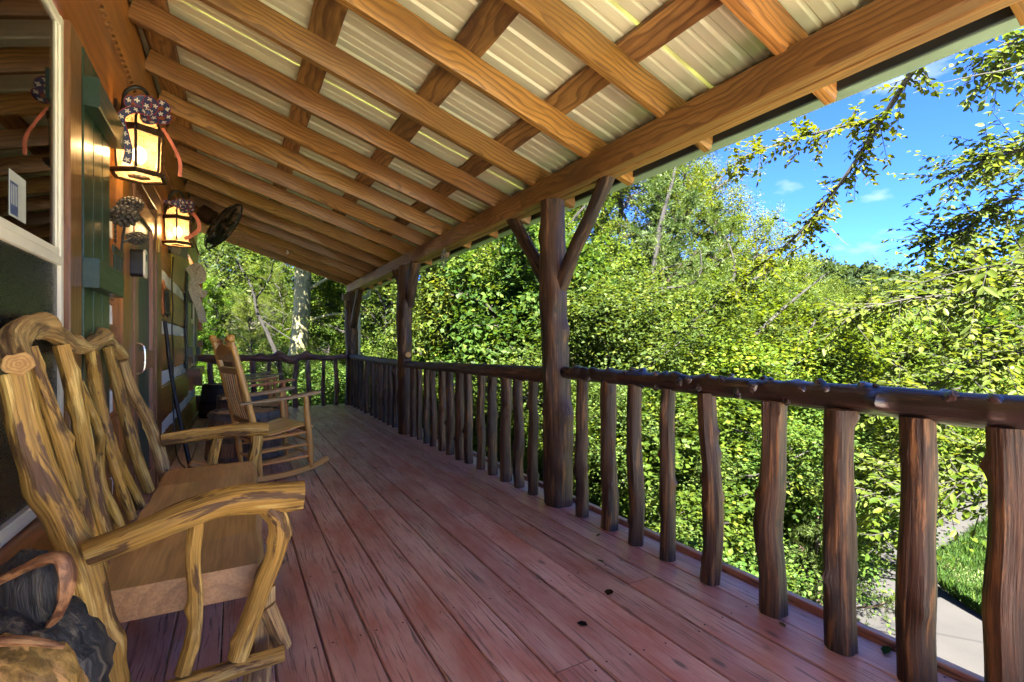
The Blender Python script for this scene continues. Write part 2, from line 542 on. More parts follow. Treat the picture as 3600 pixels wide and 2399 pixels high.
M['bark_brace'] = peeled('rough_bark_brace', (0.020, 0.010, 0.006), (0.065, 0.030, 0.013), (0.15, 0.074, 0.028), patch=(14, 14, 2.0), rough=0.6, fibre=45, fstrength=1.0, bump=1.0)
M['bench'] = peeled('bench_log', (0.125, 0.060, 0.013), (0.46, 0.26, 0.042), (0.70, 0.48, 0.13), patch=(26, 26, 4.5), rough=0.55, thr=(0.435, 0.48), coat=0.06, fibre=150, fstrength=0.6, bump=0.9)
M['bench_grey'] = peeled('bench_log_weathered', (0.19, 0.105, 0.042), (0.46, 0.285, 0.095), (0.68, 0.48, 0.17), patch=(24, 24, 4.0), rough=0.58, thr=(0.42, 0.48), coat=0.04, fibre=150, fstrength=0.7, bump=0.9)
def end_grain(name, dark, light, rings=38.0):
    b = NB(name)
    v = b.grain((0.0, 0.0, 3.0))
    wt = b.n('TexWave', wave_type='RINGS', rings_direction='Z'); wt.inputs['Scale'].default_value = rings
    wt.inputs['Distortion'].default_value = 2.5; wt.inputs['Detail'].default_value = 3.0
    b.l(v, wt.inputs['Vector'])
    f = b.noise(v, 60.0, 5, 0.6)
    c = b.mix(b.math('MULTIPLY', wt.outputs['Fac'], 0.6), light, dark)
    c = b.mix(b.ramp(f, [(0.4, 0.5), (0.6, 0.0)]), c, dark)
    b.color(c); b.set(Roughness=0.7); b.bump(f, 0.4, 0.003)
    return b.m
M['bench_cut'] = end_grain('bench_end_grain', (0.22, 0.11, 0.03), (0.48, 0.29, 0.095))
M['slab'] = sawn('slab_seat', (0.20, 0.09, 0.032), (0.46, 0.235, 0.095), (0.56, 0.33, 0.155), ring=6.0, rough=0.42, stain=(0.22, 0.125, 0.07), ringmix=0.35, coat=0.25)
M['honey'] = sawn('honey_chair_wood', (0.36, 0.16, 0.034), (0.62, 0.31, 0.065), (0.70, 0.39, 0.10), ring=22.0, rough=0.38, knots=False, ringmix=0.25, coat=0.35)
M['honey_worn'] = sawn('worn_arm_wood', (0.17, 0.10, 0.048), (0.38, 0.25, 0.125), (0.50, 0.36, 0.20), ring=26.0, rough=0.6, knots=False, ringmix=0.5)
M['amber'] = sawn('amber_chair_wood', (0.26, 0.08, 0.022), (0.50, 0.18, 0.045), (0.58, 0.24, 0.07), ring=22.0, rough=0.4, knots=False, ringmix=0.3, coat=0.3)
M['walllog'] = sawn('wall_log', (0.13, 0.040, 0.008), (0.36, 0.118, 0.016), (0.44, 0.165, 0.027), ring=5.0, rough=0.42, stain=(0.15, 0.05, 0.016), ringmix=0.4, coat=0.3)
M['trim'] = sawn('brown_trim', (0.09, 0.032, 0.012), (0.22, 0.085, 0.028), (0.28, 0.115, 0.042), ring=14.0, rough=0.38, knots=False, ringmix=0.4, coat=0.3)
M['chink'] = plain('chinking_mortar', (0.84, 0.82, 0.76), 0.85, nscale=30, var=0.06, bump=0.4)
M['shutter'] = plain('green_shutter_paint', (0.017, 0.040, 0.023), 0.36, nscale=6, var=0.3, bump=0.1, streak=(14, 14, 0.7), coat=0.2)
M['vinyl'] = plain('cream_window_vinyl', (0.70, 0.66, 0.53), 0.4, nscale=8, var=0.08, bump=0.05)
M['screen'] = plain('insect_screen', (0.009, 0.011, 0.010), 0.28, nscale=200, var=0.5, bump=0.1)
M['screen_teal'] = plain('door_panel_green', (0.026, 0.052, 0.048), 0.38, nscale=6, var=0.3, bump=0.1, streak=(10, 10, 0.8))
M['door'] = sawn('door_stile', (0.12, 0.045, 0.026), (0.27, 0.115, 0.068), (0.33, 0.155, 0.095), ring=18.0, rough=0.36, knots=False, ringmix=0.4, coat=0.3)
M['black'] = plain('black_metal', (0.012, 0.011, 0.010), 0.42, metal=0.3, nscale=40, var=0.4)
M['bronze'] = plain('oiled_bronze', (0.055, 0.030, 0.017), 0.38, metal=0.75, nscale=50, var=0.5)
M['chrome'] = plain('door_pull_metal', (0.75, 0.75, 0.72), 0.25, metal=1.0, var=0.1, bump=0)
M['brass'] = plain('brass_hinge', (0.55, 0.36, 0.12), 0.35, metal=1.0, var=0.2, bump=0)
M['gutter'] = plain('sage_green_gutter', (0.20, 0.27, 0.19), 0.36, nscale=5, var=0.08, bump=0.03, coat=0.2)
M['fascia'] = plain('dark_fascia', (0.012, 0.018, 0.019), 0.5, var=0.2)
M['plastic_black'] = plain('black_plastic', (0.008, 0.008, 0.009), 0.35, var=0.2, bump=0.02)
M['plastic_cream'] = plain('cream_plastic', (0.70, 0.66, 0.52), 0.4, var=0.05, bump=0.02)
M['grey_plastic'] = plain('grey_green_plastic', (0.10, 0.11, 0.095), 0.5, var=0.1, bump=0.02)
M['plaque'] = plain('green_iron_plaque', (0.038, 0.046, 0.030), 0.5, metal=0.3, nscale=30, var=0.4)
M['cone'] = plain('pine_cone_scale', (0.045, 0.034, 0.024), 0.5, nscale=60, var=0.6)
M['cone_tip'] = plain('pine_cone_tip', (0.32, 0.27, 0.18), 0.5, nscale=60, var=0.3)
M['yellow'] = plain('yellow_tin', (0.62, 0.44, 0.03), 0.4, nscale=10, var=0.3)
M['burlap'] = plain('grey_printed_ribbon', (0.36, 0.32, 0.27), 0.85, nscale=160, var=0.7)
M['rust'] = plain('rust_orange_cutout', (0.30, 0.09, 0.02), 0.5, nscale=12, var=0.6)
M['dark_iron'] = plain('dark_cutout_iron', (0.02, 0.022, 0.020), 0.5, nscale=20, var=0.4)
M['stave'] = sawn('barrel_stave', (0.07, 0.04, 0.024), (0.20, 0.125, 0.075), (0.30, 0.195, 0.12), ring=20.0, rough=0.65, knots=False, stain=(0.05, 0.03, 0.022))
M['stave_dark'] = sawn('dark_barrel_stave', (0.022, 0.013, 0.010), (0.062, 0.036, 0.026), (0.11, 0.068, 0.05), ring=20.0, rough=0.65, knots=False)
M['hoop'] = plain('barrel_hoop_steel', (0.12, 0.115, 0.105), 0.6, metal=0.3, nscale=20, var=0.5)
M['hoop_dark'] = plain('black_barrel_hoop', (0.018, 0.018, 0.018), 0.5, metal=0.4, nscale=20, var=0.5)
M['barrel_top'] = sawn('barrel_lid', (0.16, 0.085, 0.045), (0.34, 0.20, 0.115), (0.42, 0.27, 0.165), ring=18.0, rough=0.6, knots=False, ringmix=0.4)
M['white'] = plain('white_paint', (0.78, 0.78, 0.76), 0.5, var=0.05)
M['blue'] = plain('blue_sticker_print', (0.05, 0.08, 0.18), 0.4, var=0.1, bump=0)
M['sticker'] = plain('pale_sticker', (0.42, 0.44, 0.40), 0.4, var=0.1, bump=0)
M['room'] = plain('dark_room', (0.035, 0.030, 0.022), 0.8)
M['rope'] = plain('cotton_string', (0.5, 0.42, 0.3), 0.9)
M['bear_black'] = peeled('charred_bear_fur', (0.010, 0.011, 0.012), (0.026, 0.029, 0.031), (0.085, 0.075, 0.055), patch=(26, 26, 10), rough=0.55, fibre=60, fstrength=0.8, bump=1.2)
M['bear_tan'] = peeled('carved_bear_face', (0.15, 0.088, 0.018), (0.34, 0.21, 0.05), (0.45, 0.26, 0.085), patch=(40, 40, 24), rough=0.5, fibre=50, fstrength=0.4, bump=0.8)
M['bear_rim'] = peeled('carved_ear_rim', (0.12, 0.05, 0.022), (0.36, 0.18, 0.075), (0.50, 0.31, 0.13), patch=(40, 40, 30), rough=0.5, fibre=60, fstrength=0.4, bump=0.8)
M['bear_nose'] = plain('carved_bear_nose', (0.16, 0.045, 0.03), 0.4, nscale=30, var=0.4)

def metal_sheet():
    b = NB('roof_sheet_underside')
    v = b.grain((1, 1, 9))
    f = b.noise(b.scaled(v, (60, 60, 0.6)), 1.0, 4, 0.6)
    f2 = b.noise(b.scaled(v, (3, 3, 1.2)), 1.0, 4)
    c = b.mix(f, (0.66, 0.67, 0.41), (0.78, 0.78, 0.53))
    c = b.mix(b.ramp(f2, [(0.4, 0.0), (0.75, 0.5)]), c, (0.58, 0.56, 0.42))
    b.color(c)
    b.set(Metallic=0.15)
    b.roughness(b.ramp(f, [(0.3, 0.34), (0.7, 0.46)]))
    b.bump(f, 0.08, 0.002)
    return b.m
M['sheet'] = metal_sheet()

def lantern_glass():
    b = NB('seeded_lantern_glass')
    b.t.nodes.remove(b.b)
    v = b.grain((1, 2, 3))
    f = b.noise(v, 24.0, 4, 0.6)
    c = b.mix(b.ramp(f, [(0.3, 0.0), (0.7, 1.0)]), (0.26, 0.17, 0.07), (0.40, 0.30, 0.17))
    d = b.n('BsdfDiffuse'); b.l(c, d.inputs['Color'])
    tr = b.n('BsdfTranslucent'); b.l(c, tr.inputs['Color'])
    tp = b.n('BsdfTransparent'); tp.inputs['Color'].default_value = (1.0, 0.93, 0.78, 1)
    gl = b.n('BsdfGlossy'); gl.inputs['Roughness'].default_value = 0.15
    m1 = b.n('MixShader'); m1.inputs[0].default_value = 0.75; b.l(d.outputs[0], m1.inputs[1]); b.l(tr.outputs[0], m1.inputs[2])
    m2 = b.n('MixShader'); m2.inputs[0].default_value = 0.36; b.l(m1.outputs[0], m2.inputs[1]); b.l(tp.outputs[0], m2.inputs[2])
    m3 = b.n('MixShader'); m3.inputs[0].default_value = 0.06; b.l(m2.outputs[0], m3.inputs[1]); b.l(gl.outputs[0], m3.inputs[2])
    b.l(m3.outputs[0], b.out.inputs[0])
    return b.m
M['lglass'] = lantern_glass()

def window_glass():
    b = NB('window_glass')
    b.t.nodes.remove(b.b)
    tp = b.n('BsdfTransparent'); tp.inputs['Color'].default_value = (0.55, 0.58, 0.52, 1)
    gl = b.n('BsdfGlossy'); gl.inputs['Roughness'].default_value = 0.02
    fr = b.n('Fresnel'); fr.inputs['IOR'].default_value = 1.9
    m1 = b.n('MixShader'); b.l(fr.outputs[0], m1.inputs[0]); b.l(tp.outputs[0], m1.inputs[1]); b.l(gl.outputs[0], m1.inputs[2])
    b.l(m1.outputs[0], b.out.inputs[0])
    return b.m
M['glass'] = window_glass()

def bulb_mat():
    b = NB('lit_bulb')
    b.t.nodes.remove(b.b)
    e = b.n('Emission'); e.inputs['Color'].default_value = (1.0, 0.78, 0.45, 1); e.inputs['Strength'].default_value = 3.0
    b.l(e.outputs[0], b.out.inputs[0])
    return b.m
M['bulb'] = bulb_mat()

def star_ribbon():
    """navy ribbon with pale five-pointed stars printed along it and red wired edges"""
    b = NB('star_ribbon')
    at = b.n('Attribute', attribute_name='gr')
    sp = b.n('SeparateXYZ'); b.l(at.outputs['Vector'], sp.inputs[0])
    x = sp.outputs[0]
    z = b.math('SUBTRACT', b.math('MODULO', b.math('ADD', sp.outputs[2], 10.0), 0.042), 0.021)
    r = b.math('SQRT', b.math('ADD', b.math('MULTIPLY', x, x), b.math('MULTIPLY', z, z)))
    th = b.math('ARCTAN2', x, z)
    st = b.math('ADD', b.math('MULTIPLY', b.math('COSINE', b.math('MULTIPLY', th, 5.0)), 0.0042), 0.0085)
    inside = b.math('LESS_THAN', r, st)
    edge = b.math('GREATER_THAN', b.math('ABSOLUTE', x), 0.0148)
    c = b.mix(inside, (0.022, 0.026, 0.075), (0.62, 0.53, 0.38))
    c = b.mix(edge, c, (0.33, 0.03, 0.025))
    b.color(c)
    b.set(Roughness=0.55)
    return b.m
M['ribbon'] = star_ribbon()
M['ribbon_red'] = plain('coral_ribbon', (0.62, 0.16, 0.09), 0.55, var=0.2)

GREEN = [(0.0, (0.018, 0.044, 0.006)), (0.35, (0.050, 0.098, 0.009)), (0.7, (0.100, 0.158, 0.012)), (1.0, (0.19, 0.225, 0.016))]
LIME = [(0.0, (0.048, 0.090, 0.003)), (0.4, (0.085, 0.140, 0.004)), (1.0, (0.150, 0.185, 0.005))]
DARKG = [(0.0, (0.016, 0.036, 0.012)), (0.5, (0.038, 0.072, 0.018)), (1.0, (0.078, 0.125, 0.026))]
CEDG = [(0.0, (0.018, 0.040, 0.006)), (0.5, (0.050, 0.092, 0.009)), (1.0, (0.115, 0.165, 0.014))]
M['leaf'] = leaf_mat('woodland_leaf', GREEN, 0.42)
M['leaf_lime'] = leaf_mat('backlit_leaf', LIME, 0.45)
M['leaf_dark'] = leaf_mat('far_leaf', DARKG, 0.35)
M['leaf_cedar'] = leaf_mat('cedar_spray', CEDG, 0.45, 0.03)
M['grass'] = leaf_mat('grass_blade', [(0.0, (0.026, 0.060, 0.006)), (0.6, (0.060, 0.115, 0.010)), (1.0, (0.12, 0.165, 0.016))], 0.4)
M['dry'] = leaf_mat('dry_leaf', [(0.0, (0.05, 0.024, 0.012)), (1.0, (0.15, 0.11, 0.03))], 0.2)
M['trunk'] = peeled('grey_bark', (0.008, 0.007, 0.005), (0.018, 0.015, 0.011), (0.030, 0.026, 0.019), patch=(9, 9, 3), rough=0.8, fibre=26, fstrength=0.6, bump=1.0)
M['trunk_pale'] = peeled('pale_mossy_bark', (0.10, 0.095, 0.042), (0.19, 0.18, 0.085), (0.26, 0.25, 0.13), patch=(4, 4, 5), rough=0.8, fibre=16, fstrength=0.25, bump=0.6)
M['trunk_red'] = peeled('cedar_bark', (0.020, 0.012, 0.009), (0.045, 0.026, 0.018), (0.075, 0.046, 0.034), patch=(9, 9, 1.5), rough=0.8, fibre=30, fstrength=0.8, bump=1.0)
M['shade_dark_limb'] = peeled('shade_dark_cedar_limb', (0.004, 0.003, 0.002), (0.007, 0.0055, 0.004), (0.012, 0.010, 0.007), patch=(9, 9, 2), rough=0.8, fibre=40, fstrength=0.7, bump=1.0)  # bark kept far darker than real, the wood's shade put into its colour
M['dead'] = plain('bleached_dead_twig', (0.12, 0.095, 0.07), 0.8, nscale=30, var=0.4)

def ground_mat():
    b = NB('woodland_ground')
    tc = b.n('TexCoord')
    f = b.noise(tc.outputs['Object'], 0.8, 8, 0.65)
    f2 = b.noise(tc.outputs['Object'], 9.0, 6, 0.7)
    c = b.mix(b.ramp(f, [(0.35, 0.0), (0.65, 1.0)]), (0.13, 0.115, 0.06), (0.115, 0.165, 0.045))
    c = b.mix(b.ramp(f2, [(0.3, 0.0), (0.75, 0.7)]), c, (0.19, 0.165, 0.095))
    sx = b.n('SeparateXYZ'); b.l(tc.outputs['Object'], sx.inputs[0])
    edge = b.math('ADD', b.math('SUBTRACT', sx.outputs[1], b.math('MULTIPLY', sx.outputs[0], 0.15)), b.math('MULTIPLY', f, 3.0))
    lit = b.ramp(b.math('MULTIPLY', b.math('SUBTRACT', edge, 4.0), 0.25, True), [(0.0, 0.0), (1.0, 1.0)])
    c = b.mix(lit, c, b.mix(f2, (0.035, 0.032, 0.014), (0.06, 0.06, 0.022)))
    b.color(c); b.set(Roughness=0.95); b.bump(f2, 0.8, 0.05)
    return b.m
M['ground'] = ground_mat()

def road_mat():
    b = NB('worn_asphalt')
    tc = b.n('TexCoord')
    f = b.noise(tc.outputs['Object'], 0.9, 7, 0.6)
    f2 = b.noise(tc.outputs['Object'], 70.0, 4, 0.7)
    c = b.mix(b.ramp(f, [(0.3, 0.0), (0.7, 1.0)]), (0.009, 0.0085, 0.0085), (0.020, 0.018, 0.017))
    c = b.mix(b.ramp(f2, [(0.3, 0.0), (0.8, 0.5)]), c, (0.026, 0.024, 0.022))
    vo = b.n('TexVoronoi', feature='DISTANCE_TO_EDGE'); vo.inputs['Scale'].default_value = 0.55
    b.l(b.scaled(tc.outputs['Object'], (1, 1, 1)), vo.inputs['Vector'])
    c = b.mix(b.ramp(vo.outputs['Distance'], [(0.0, 0.8), (0.02, 0.0)]), c, (0.004, 0.004, 0.004))
    b.color(c); b.set(Roughness=0.9); b.bump(f2, 0.4, 0.006)
    return b.m
M['road'] = road_mat()

# ================================================================== STRUCTURE
def sstep(a, b, x):
    t = np.clip((x - a) / (b - a), 0, 1)
    return t * t * (3 - 2 * t)

def terrain(x, y):
    x = np.asarray(x, float); y = np.asarray(y, float)
    h = -0.75 - 1.85 * sstep(1.6, 6.2, x)
    d = np.sqrt(x * x + y * y)
    # the yard and drive are level; the wood climbs away behind, hills further off
    wood = sstep(9, 40, y - 0.25 * x) * 5.0
    far = sstep(35, 110, d) * 9.0 + sstep(60, 200, d) * 7.0 * (0.6 + 0.4 * np.sin(np.arctan2(y, x) * 7.0))
    b = 0.10 * np.sin(x * 0.9 + 1.3) * np.cos(y * 0.8) + 0.05 * np.sin(x * 2.3) * np.sin(y * 1.9 + 0.7)
    flat = sstep(5.2, 6.4, x) * (1 - sstep(5.5, 8.0, y - 0.1 * (x - 6)))
    return h + wood + far + b * (1 - flat)

def grid_mesh(name, X, Y, Z, mat):
    ny, nx = X.shape
    V = np.stack([X.ravel(), Y.ravel(), Z.ravel()], 1)
    idx = np.arange(nx * ny).reshape(ny, nx)
    F = np.stack([idx[:-1, :-1], idx[:-1, 1:], idx[1:, 1:], idx[1:, :-1]], -1).reshape(-1, 4)
    me = bpy.data.meshes.new(name)
    me.vertices.add(len(V)); me.vertices.foreach_set('co', V.astype(np.float32).ravel())
    me.loops.add(F.size); me.loops.foreach_set('vertex_index', F.astype(np.int32).ravel())
    me.polygons.add(len(F)); me.polygons.foreach_set('loop_start', np.arange(0, F.size, 4, dtype=np.int32))
    me.update(calc_edges=True); me.validate()
    me.polygons.foreach_set('use_smooth', np.ones(len(me.polygons), bool))
    me.materials.append(mat)
    o = bpy.data.objects.new(name, me); COL.objects.link(o)
    return o

def axis_pts(lo, hi, core_lo, core_hi, fine, grow=1.18):
    c = list(np.arange(core_lo, core_hi + 1e-6, fine))
    s = fine; x = core_hi
    while x < hi: s *= grow; x += s; c.append(x)
    s = fine; x = core_lo
    while x > lo: s *= grow; x -= s; c.insert(0, x)
    return np.array(c)

gx, gy = np.meshgrid(axis_pts(-1500, 1500, -8, 24, 0.5), axis_pts(-1500, 1500, -8, 24, 0.5))
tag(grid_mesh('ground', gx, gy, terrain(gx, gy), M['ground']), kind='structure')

# the drive: comes up past the porch, bends off to the right
def in_road(x, y):
    a = (x > 5.9 + 0.10 * y) & (x < 8.55 + 0.10 * y) & (y < 5.0)
    return a
def strip(name, centre, half, lift, mat, n=60):
    C_ = crom(np.array([(p[0], p[1], 0) for p in centre], float), n)
    T, U, W = frames(C_, (0, 0, 1))
    us = np.linspace(-1, 1, 9)
    hw = np.interp(np.linspace(0, 1, n), np.linspace(0, 1, len(half)), half)
    X = C_[:, 0:1] - W[:, 0:1] * us * hw[:, None] * -1
    Y = C_[:, 1:2] - W[:, 1:2] * us * hw[:, None] * -1
    Z = terrain(X, Y) + lift
    return grid_mesh(name, X, Y, Z, mat)
tag(strip('road', [(6.4, -14), (6.6, -6), (6.75, -1), (6.95, 2.0), (8.6, 4.5), (11.5, 5.3), (19, 5.2), (30, 4.2)], [1.35, 1.35, 1.35, 1.35, 1.5, 1.55, 1.5, 1.5], 0.03, M['road'], 120), kind='structure')

# added pale slabs behind the camera, unseen, bouncing sunlight into the porch
pat = put('bounce_slabs', cat_geo(*[box(-3.0 + 1.2 * i, -3.0 + 1.2 * i + 1.192, -6.6 + 1.2 * j, -6.6 + 1.2 * j + 1.192, -0.9, -0.17, 0.008) for i in range(6) for j in range(5)]), plain('bounce_slab_pale', (0.44, 0.42, 0.35), 0.85, nscale=14, var=0.12, bump=0.2))
tag(pat, kind='structure')

# ------------------------------------------------------------------ deck
deck = put('deck_frame', cat_geo(
    box(2.03, 2.075, -0.45, 9.60, -0.30, -0.045), box(-0.60, -0.55, -0.45, 9.60, -0.30, -0.045),
    box(-0.55, 2.03, 9.52, 9.57, -0.30, -0.045, ax='x'),
    *[box(-0.55, 2.03, y, y + 0.045, -0.28, -0.045, ax='x') for y in np.arange(-0.3, 9.4, 0.6)]), M['deck_under'])
deck.name = 'deck'
tag(deck, kind='structure')
PITCH, GAP = 0.1625, 0.006
x = 0.606
while x > -0.58: x -= PITCH
seams = [x + PITCH * k for k in range(20) if x + PITCH * k < 2.08]
joints = {0: [0.2, 4.0], 3: [1.9], 4: [1.66, 5.2], 5: [0.4, 3.05], 6: [1.49, 6.7], 7: [1.1, 4.6], 8: [1.415, 5.9], 9: [0.5, 3.3], 10: [1.36, 7.2], 11: [0.9, 4.4], 12: [2.9], 13: [0.1, 5.1], 14: [1.7]}
rs = np.random.default_rng(3)
for i in range(len(seams) - 1):
    x0, x1 = seams[i] + GAP / 2, seams[i + 1] - GAP / 2
    ends = [-0.45] + joints.get(i, [rs.uniform(0.5, 5)]) + [9.60 + rs.uniform(-0.01, 0.02)]
    for k in range(len(ends) - 1):
        ya, yb = ends[k] + 0.002, ends[k + 1] - 0.002
        zt = rs.uniform(-0.0025, 0.0)
        n = max(2, int((yb - ya) / 0.35))
        ys = np.linspace(ya, yb, n)
        path = np.stack([np.full(n, (x0 + x1) / 2) + rs.normal(0, 0.0008, n), ys, np.full(n, -0.0195 + zt) + rs.normal(0, 0.0008, n)], 1)
        g = sweep(path, rect(x1 - x0, 0.039, 0.0035), (0, 0, 1), smooth_path=False)
        put('deck_board', g, M['deck'], deck)
nl_ = []
rs = np.random.default_rng(17)
for i in range(len(seams) - 1):
    for y in np.arange(0.1, 9.5, 0.6):
        for u in (0.028, PITCH - 0.028):
            if rs.uniform() < 0.15: continue
            nl_.append(lathe([(0.0036, 0.0), (0.0042, 0.0010), (0.0034, 0.0016)], (seams[i] + u + rs.normal(0, 0.003), y + rs.normal(0, 0.006), -0.0006), seg=6))
put('nail_heads', cat_geo(*nl_), M['hoop_dark'], deck)['kind'] = 'stuff'
# outer lip beyond the balusters
put('edge_trim', sweep([(2.098, -0.45, -0.02), (2.098, 9.62, -0.02)], rect(0.036, 0.09, 0.004), (0, 0, 1)), M['deck'], deck)

# ------------------------------------------------------------------ the cabin wall
WX = -0.55
cab = thing('log_cabin', (WX, 3.0, 0), 'log cabin wall of orange-brown logs with white chinking and green shutters', 'cabin')
rows = [(-0.35, 0.30), (0.42, 0.745), (0.87, 1.205), (1.32, 1.655), (1.775, 2.275)]
chinks = [(0.30, 0.42), (0.745, 0.87), (1.205, 1.32), (1.655, 1.775)]
def spans(z0, z1):
    win = z1 > 0.62
    return ([(-2.2, 1.12), (2.34, 3.30)] if win else [(-2.2, 3.30)]) + ([(4.90, 7.90), (8.78, 9.40)] if z1 > 0.74 else [(4.90, 9.40)])
rs = np.random.default_rng(5)
for (z0, z1) in rows:
    for (a, b) in spans(z0, z1):
        n = max(3, int((b - a) / 0.25))
        ys = np.linspace(a, b, n)
        prof = [(-0.10, -0.5), (0.084, -0.5), (0.10, -0.455), (0.106, 0.0), (0.10, 0.455), (0.084, 0.5), (-0.10, 0.5)]
        h = z1 - z0
        pr = [(-u, v * h) for (u, v) in prof][::-1]
        path = np.stack([np.full(n, WX - 0.10) + rs.normal(0, 0.0035, n), ys, np.full(n, (z0 + z1) / 2) + rs.normal(0, 0.004, n)], 1)
        put('log', sweep(path, pr, (0, 0, 1), smooth_path=False, jit=0.002, seed=int(a * 7 + z0 * 31) % 97 + 3), M['walllog'], cab)
for (z0, z1) in chinks:
    for (a, b) in spans(z0, z1):
        n = max(3, int((b - a) / 0.12))
        ys = np.linspace(a, b, n)
        path = np.stack([np.full(n, WX - 0.088) + rs.normal(0, 0.002, n), ys, np.full(n, (z0 + z1) / 2) + rs.normal(0, 0.003, n)], 1)
        put('chinking', sweep(path, rect(0.15, z1 - z0 + 0.004, 0.01), (0, 0, 1), smooth_path=False, jit=0.0035, seed=int(b * 5)), M['chink'], cab)
for (z0, z1) in rows:      # crossing log ends at the far corner
    put('log_end', box(-0.72, -0.47, 9.42, 9.62, z0 + 0.02, z1 - 0.02, 0.02, 'x'), M['walllog'], cab)
# header boards above the openings
put('header_board', sweep([(WX + 0.005, -2.2, 2.43), (WX + 0.005, 9.42, 2.43)], rect(0.05, 0.305, 0.006), (0, 0, 1), n=12, jit=0.001), M['walllog'], cab)
put('upper_board', sweep([(WX - 0.01, -2.2, 2.83), (WX - 0.01, 9.42, 2.83)], rect(0.05, 0.46, 0.006), (0, 0, 1), n=12, jit=0.001), M['walllog'], cab)
put('wall_top', box(-0.70, -0.56, -2.2, 9.42, 3.062, 3.30, 0.004), M['walllog'], cab)
rp_ = []
for k in range(150):
    y = 0.6 + k * 0.06
    rp_.append(tube([(WX + 0.030, y, 2.580), (WX + 0.036, y + 0.03, 2.600), (WX + 0.030, y + 0.055, 2.622)], [0.006, 0.010, 0.006], 6, 4, rough=0))
mo = put('rope_moulding', cat_geo(*rp_), M['trim'], cab)
mo['kind'] = 'stuff'
put('moulding_backing', box(WX - 0.02, WX + 0.028, -2.2, 9.42, 2.585, 2.602, 0.003), M['trim'], cab)

def make_window(y0, y1, z0, z1, mid, near):
    wn = put('window', cat_geo(        # outer frame, set almost flush with the logs
        box(WX - 0.02, WX + 0.016, y0, y0 + 0.034, z0, z1, 0.003, 'z'), box(WX - 0.02, WX + 0.016, y1 - 0.034, y1, z0, z1, 0.003, 'z'),
        box(WX - 0.019, WX + 0.015, y0 + 0.03, y1 - 0.03, z1 - 0.034, z1 - 0.001, 0.003), box(WX - 0.019, WX + 0.026, y0 + 0.03, y1 - 0.03, z0 + 0.001, z0 + 0.045, 0.004)), M['vinyl'], cab)
    put('meeting_rail', box(WX - 0.012, WX + 0.0125, y0 + 0.033, y1 - 0.033, mid, mid + 0.026, 0.003), M['vinyl'], wn)
    put('meeting_rail', box(WX - 0.016, WX + 0.0185, y0 + 0.033, y1 - 0.033, mid - 0.034, mid - 0.003, 0.003), M['vinyl'], wn)
    for ya in (y0 + 0.033, y1 - 0.055):
        put('sash', box(WX - 0.012, WX + 0.0105, ya, ya + 0.022, mid + 0.025, z1 - 0.033, 0.002, 'z'), M['vinyl'], wn)
    put('pane', box(WX + 0.002, WX + 0.005, y0 + 0.05, y1 - 0.05, mid + 0.02, z1 - 0.03, 0.0005), M['glass'], wn)
    put('lower_pane', box(WX - 0.014, WX - 0.011, y0 + 0.03, y1 - 0.03, z0 + 0.04, mid - 0.02, 0.0005), M['glass'], wn)
    put('insect_screen', box(WX + 0.004, WX + 0.006, y0 + 0.03, y1 - 0.03, z0 + 0.044, mid - 0.032, 0.0005), M['screen'], wn)
    return wn
w1 = make_window(1.16, 2.315, 0.575, 2.262, 1.415, True)
w2 = make_window(7.92, 8.76, 0.80, 2.05, 1.45, False)
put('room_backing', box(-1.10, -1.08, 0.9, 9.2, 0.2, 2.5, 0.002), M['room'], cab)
# blind slats and curtain folds seen dimly through the near window
cu = []
for k in range(13):
    y = 1.25 + k * 0.085
    cu.append(tube([(WX - 0.16, y, 1.42), (WX - 0.165, y + 0.004, 2.24)], [0.026], 8, 3, rough=0.0))
put('curtain', cat_geo(*cu), plain('sheer_curtain', (0.16, 0.14, 0.075), 0.9, nscale=12, var=0.4), cab)
# window sills
put('sill', sweep([(WX + 0.035, 0.9, 0.52), (WX + 0.035, 2.50, 0.52)], rect(0.17, 0.10, 0.012), (0, 0, 1), n=8, jit=0.003), M['walllog'], cab)
put('sill', sweep([(WX + 0.045, 7.80, 0.735), (WX + 0.045, 8.88, 0.735)], rect(0.19, 0.11, 0.012), (0, 0, 1), n=8, jit=0.003), M['walllog'], cab)
put('bracket', box(WX + 0.0, WX + 0.11, 8.70, 8.80, 0.52, 0.68, 0.008, 'z'), M['walllog'], cab)
# brown trim boards beside window and door
put('trim_board', box(WX - 0.03, WX + 0.032, 2.322, 2.475, 0.57, 2.272, 0.004, 'z'), M['trim'], cab)
put('trim_board', box(WX - 0.04, WX + 0.030, 3.285, 3.475, -0.02, 2.272, 0.004, 'z'), M['walllog'], cab)
put('trim_board', box(WX - 0.04, WX + 0.026, 4.735, 4.905, -0.02, 2.272, 0.004, 'z'), M['trim'], cab)
# shutters of vertical boards with two battens
def shutter(y0, y1, z0, z1, nb, bz):
    s = put('shutter', box(WX + 0.004, WX + 0.012, y0 + 0.01, y1 - 0.01, z0 + 0.01, z1 - 0.01, 0.001, 'z'), M['shutter'], cab)
    wd = (y1 - y0) / nb
    for k in range(nb):
        put('shutter_board', box(WX + 0.010, WX + 0.034, y0 + k * wd + 0.002, y0 + (k + 1) * wd - 0.002, z0, z1 - 0.002 * k, 0.004, 'z'), M['shutter'], s)
    for z in bz:
        put('batten', box(WX + 0.033, WX + 0.085, y0 - 0.012, y1 + 0.012, z - 0.058, z + 0.058, 0.004), M['shutter'], s)
shutter(2.49, 2.95, 0.595, 2.268, 3, (2.095, 1.385))
shutter(7.36, 7.86, 0.80, 2.05, 3, (1.72, 1.02))
shutter(8.80, 9.22, 0.80, 2.05, 3, (1.72, 1.02))
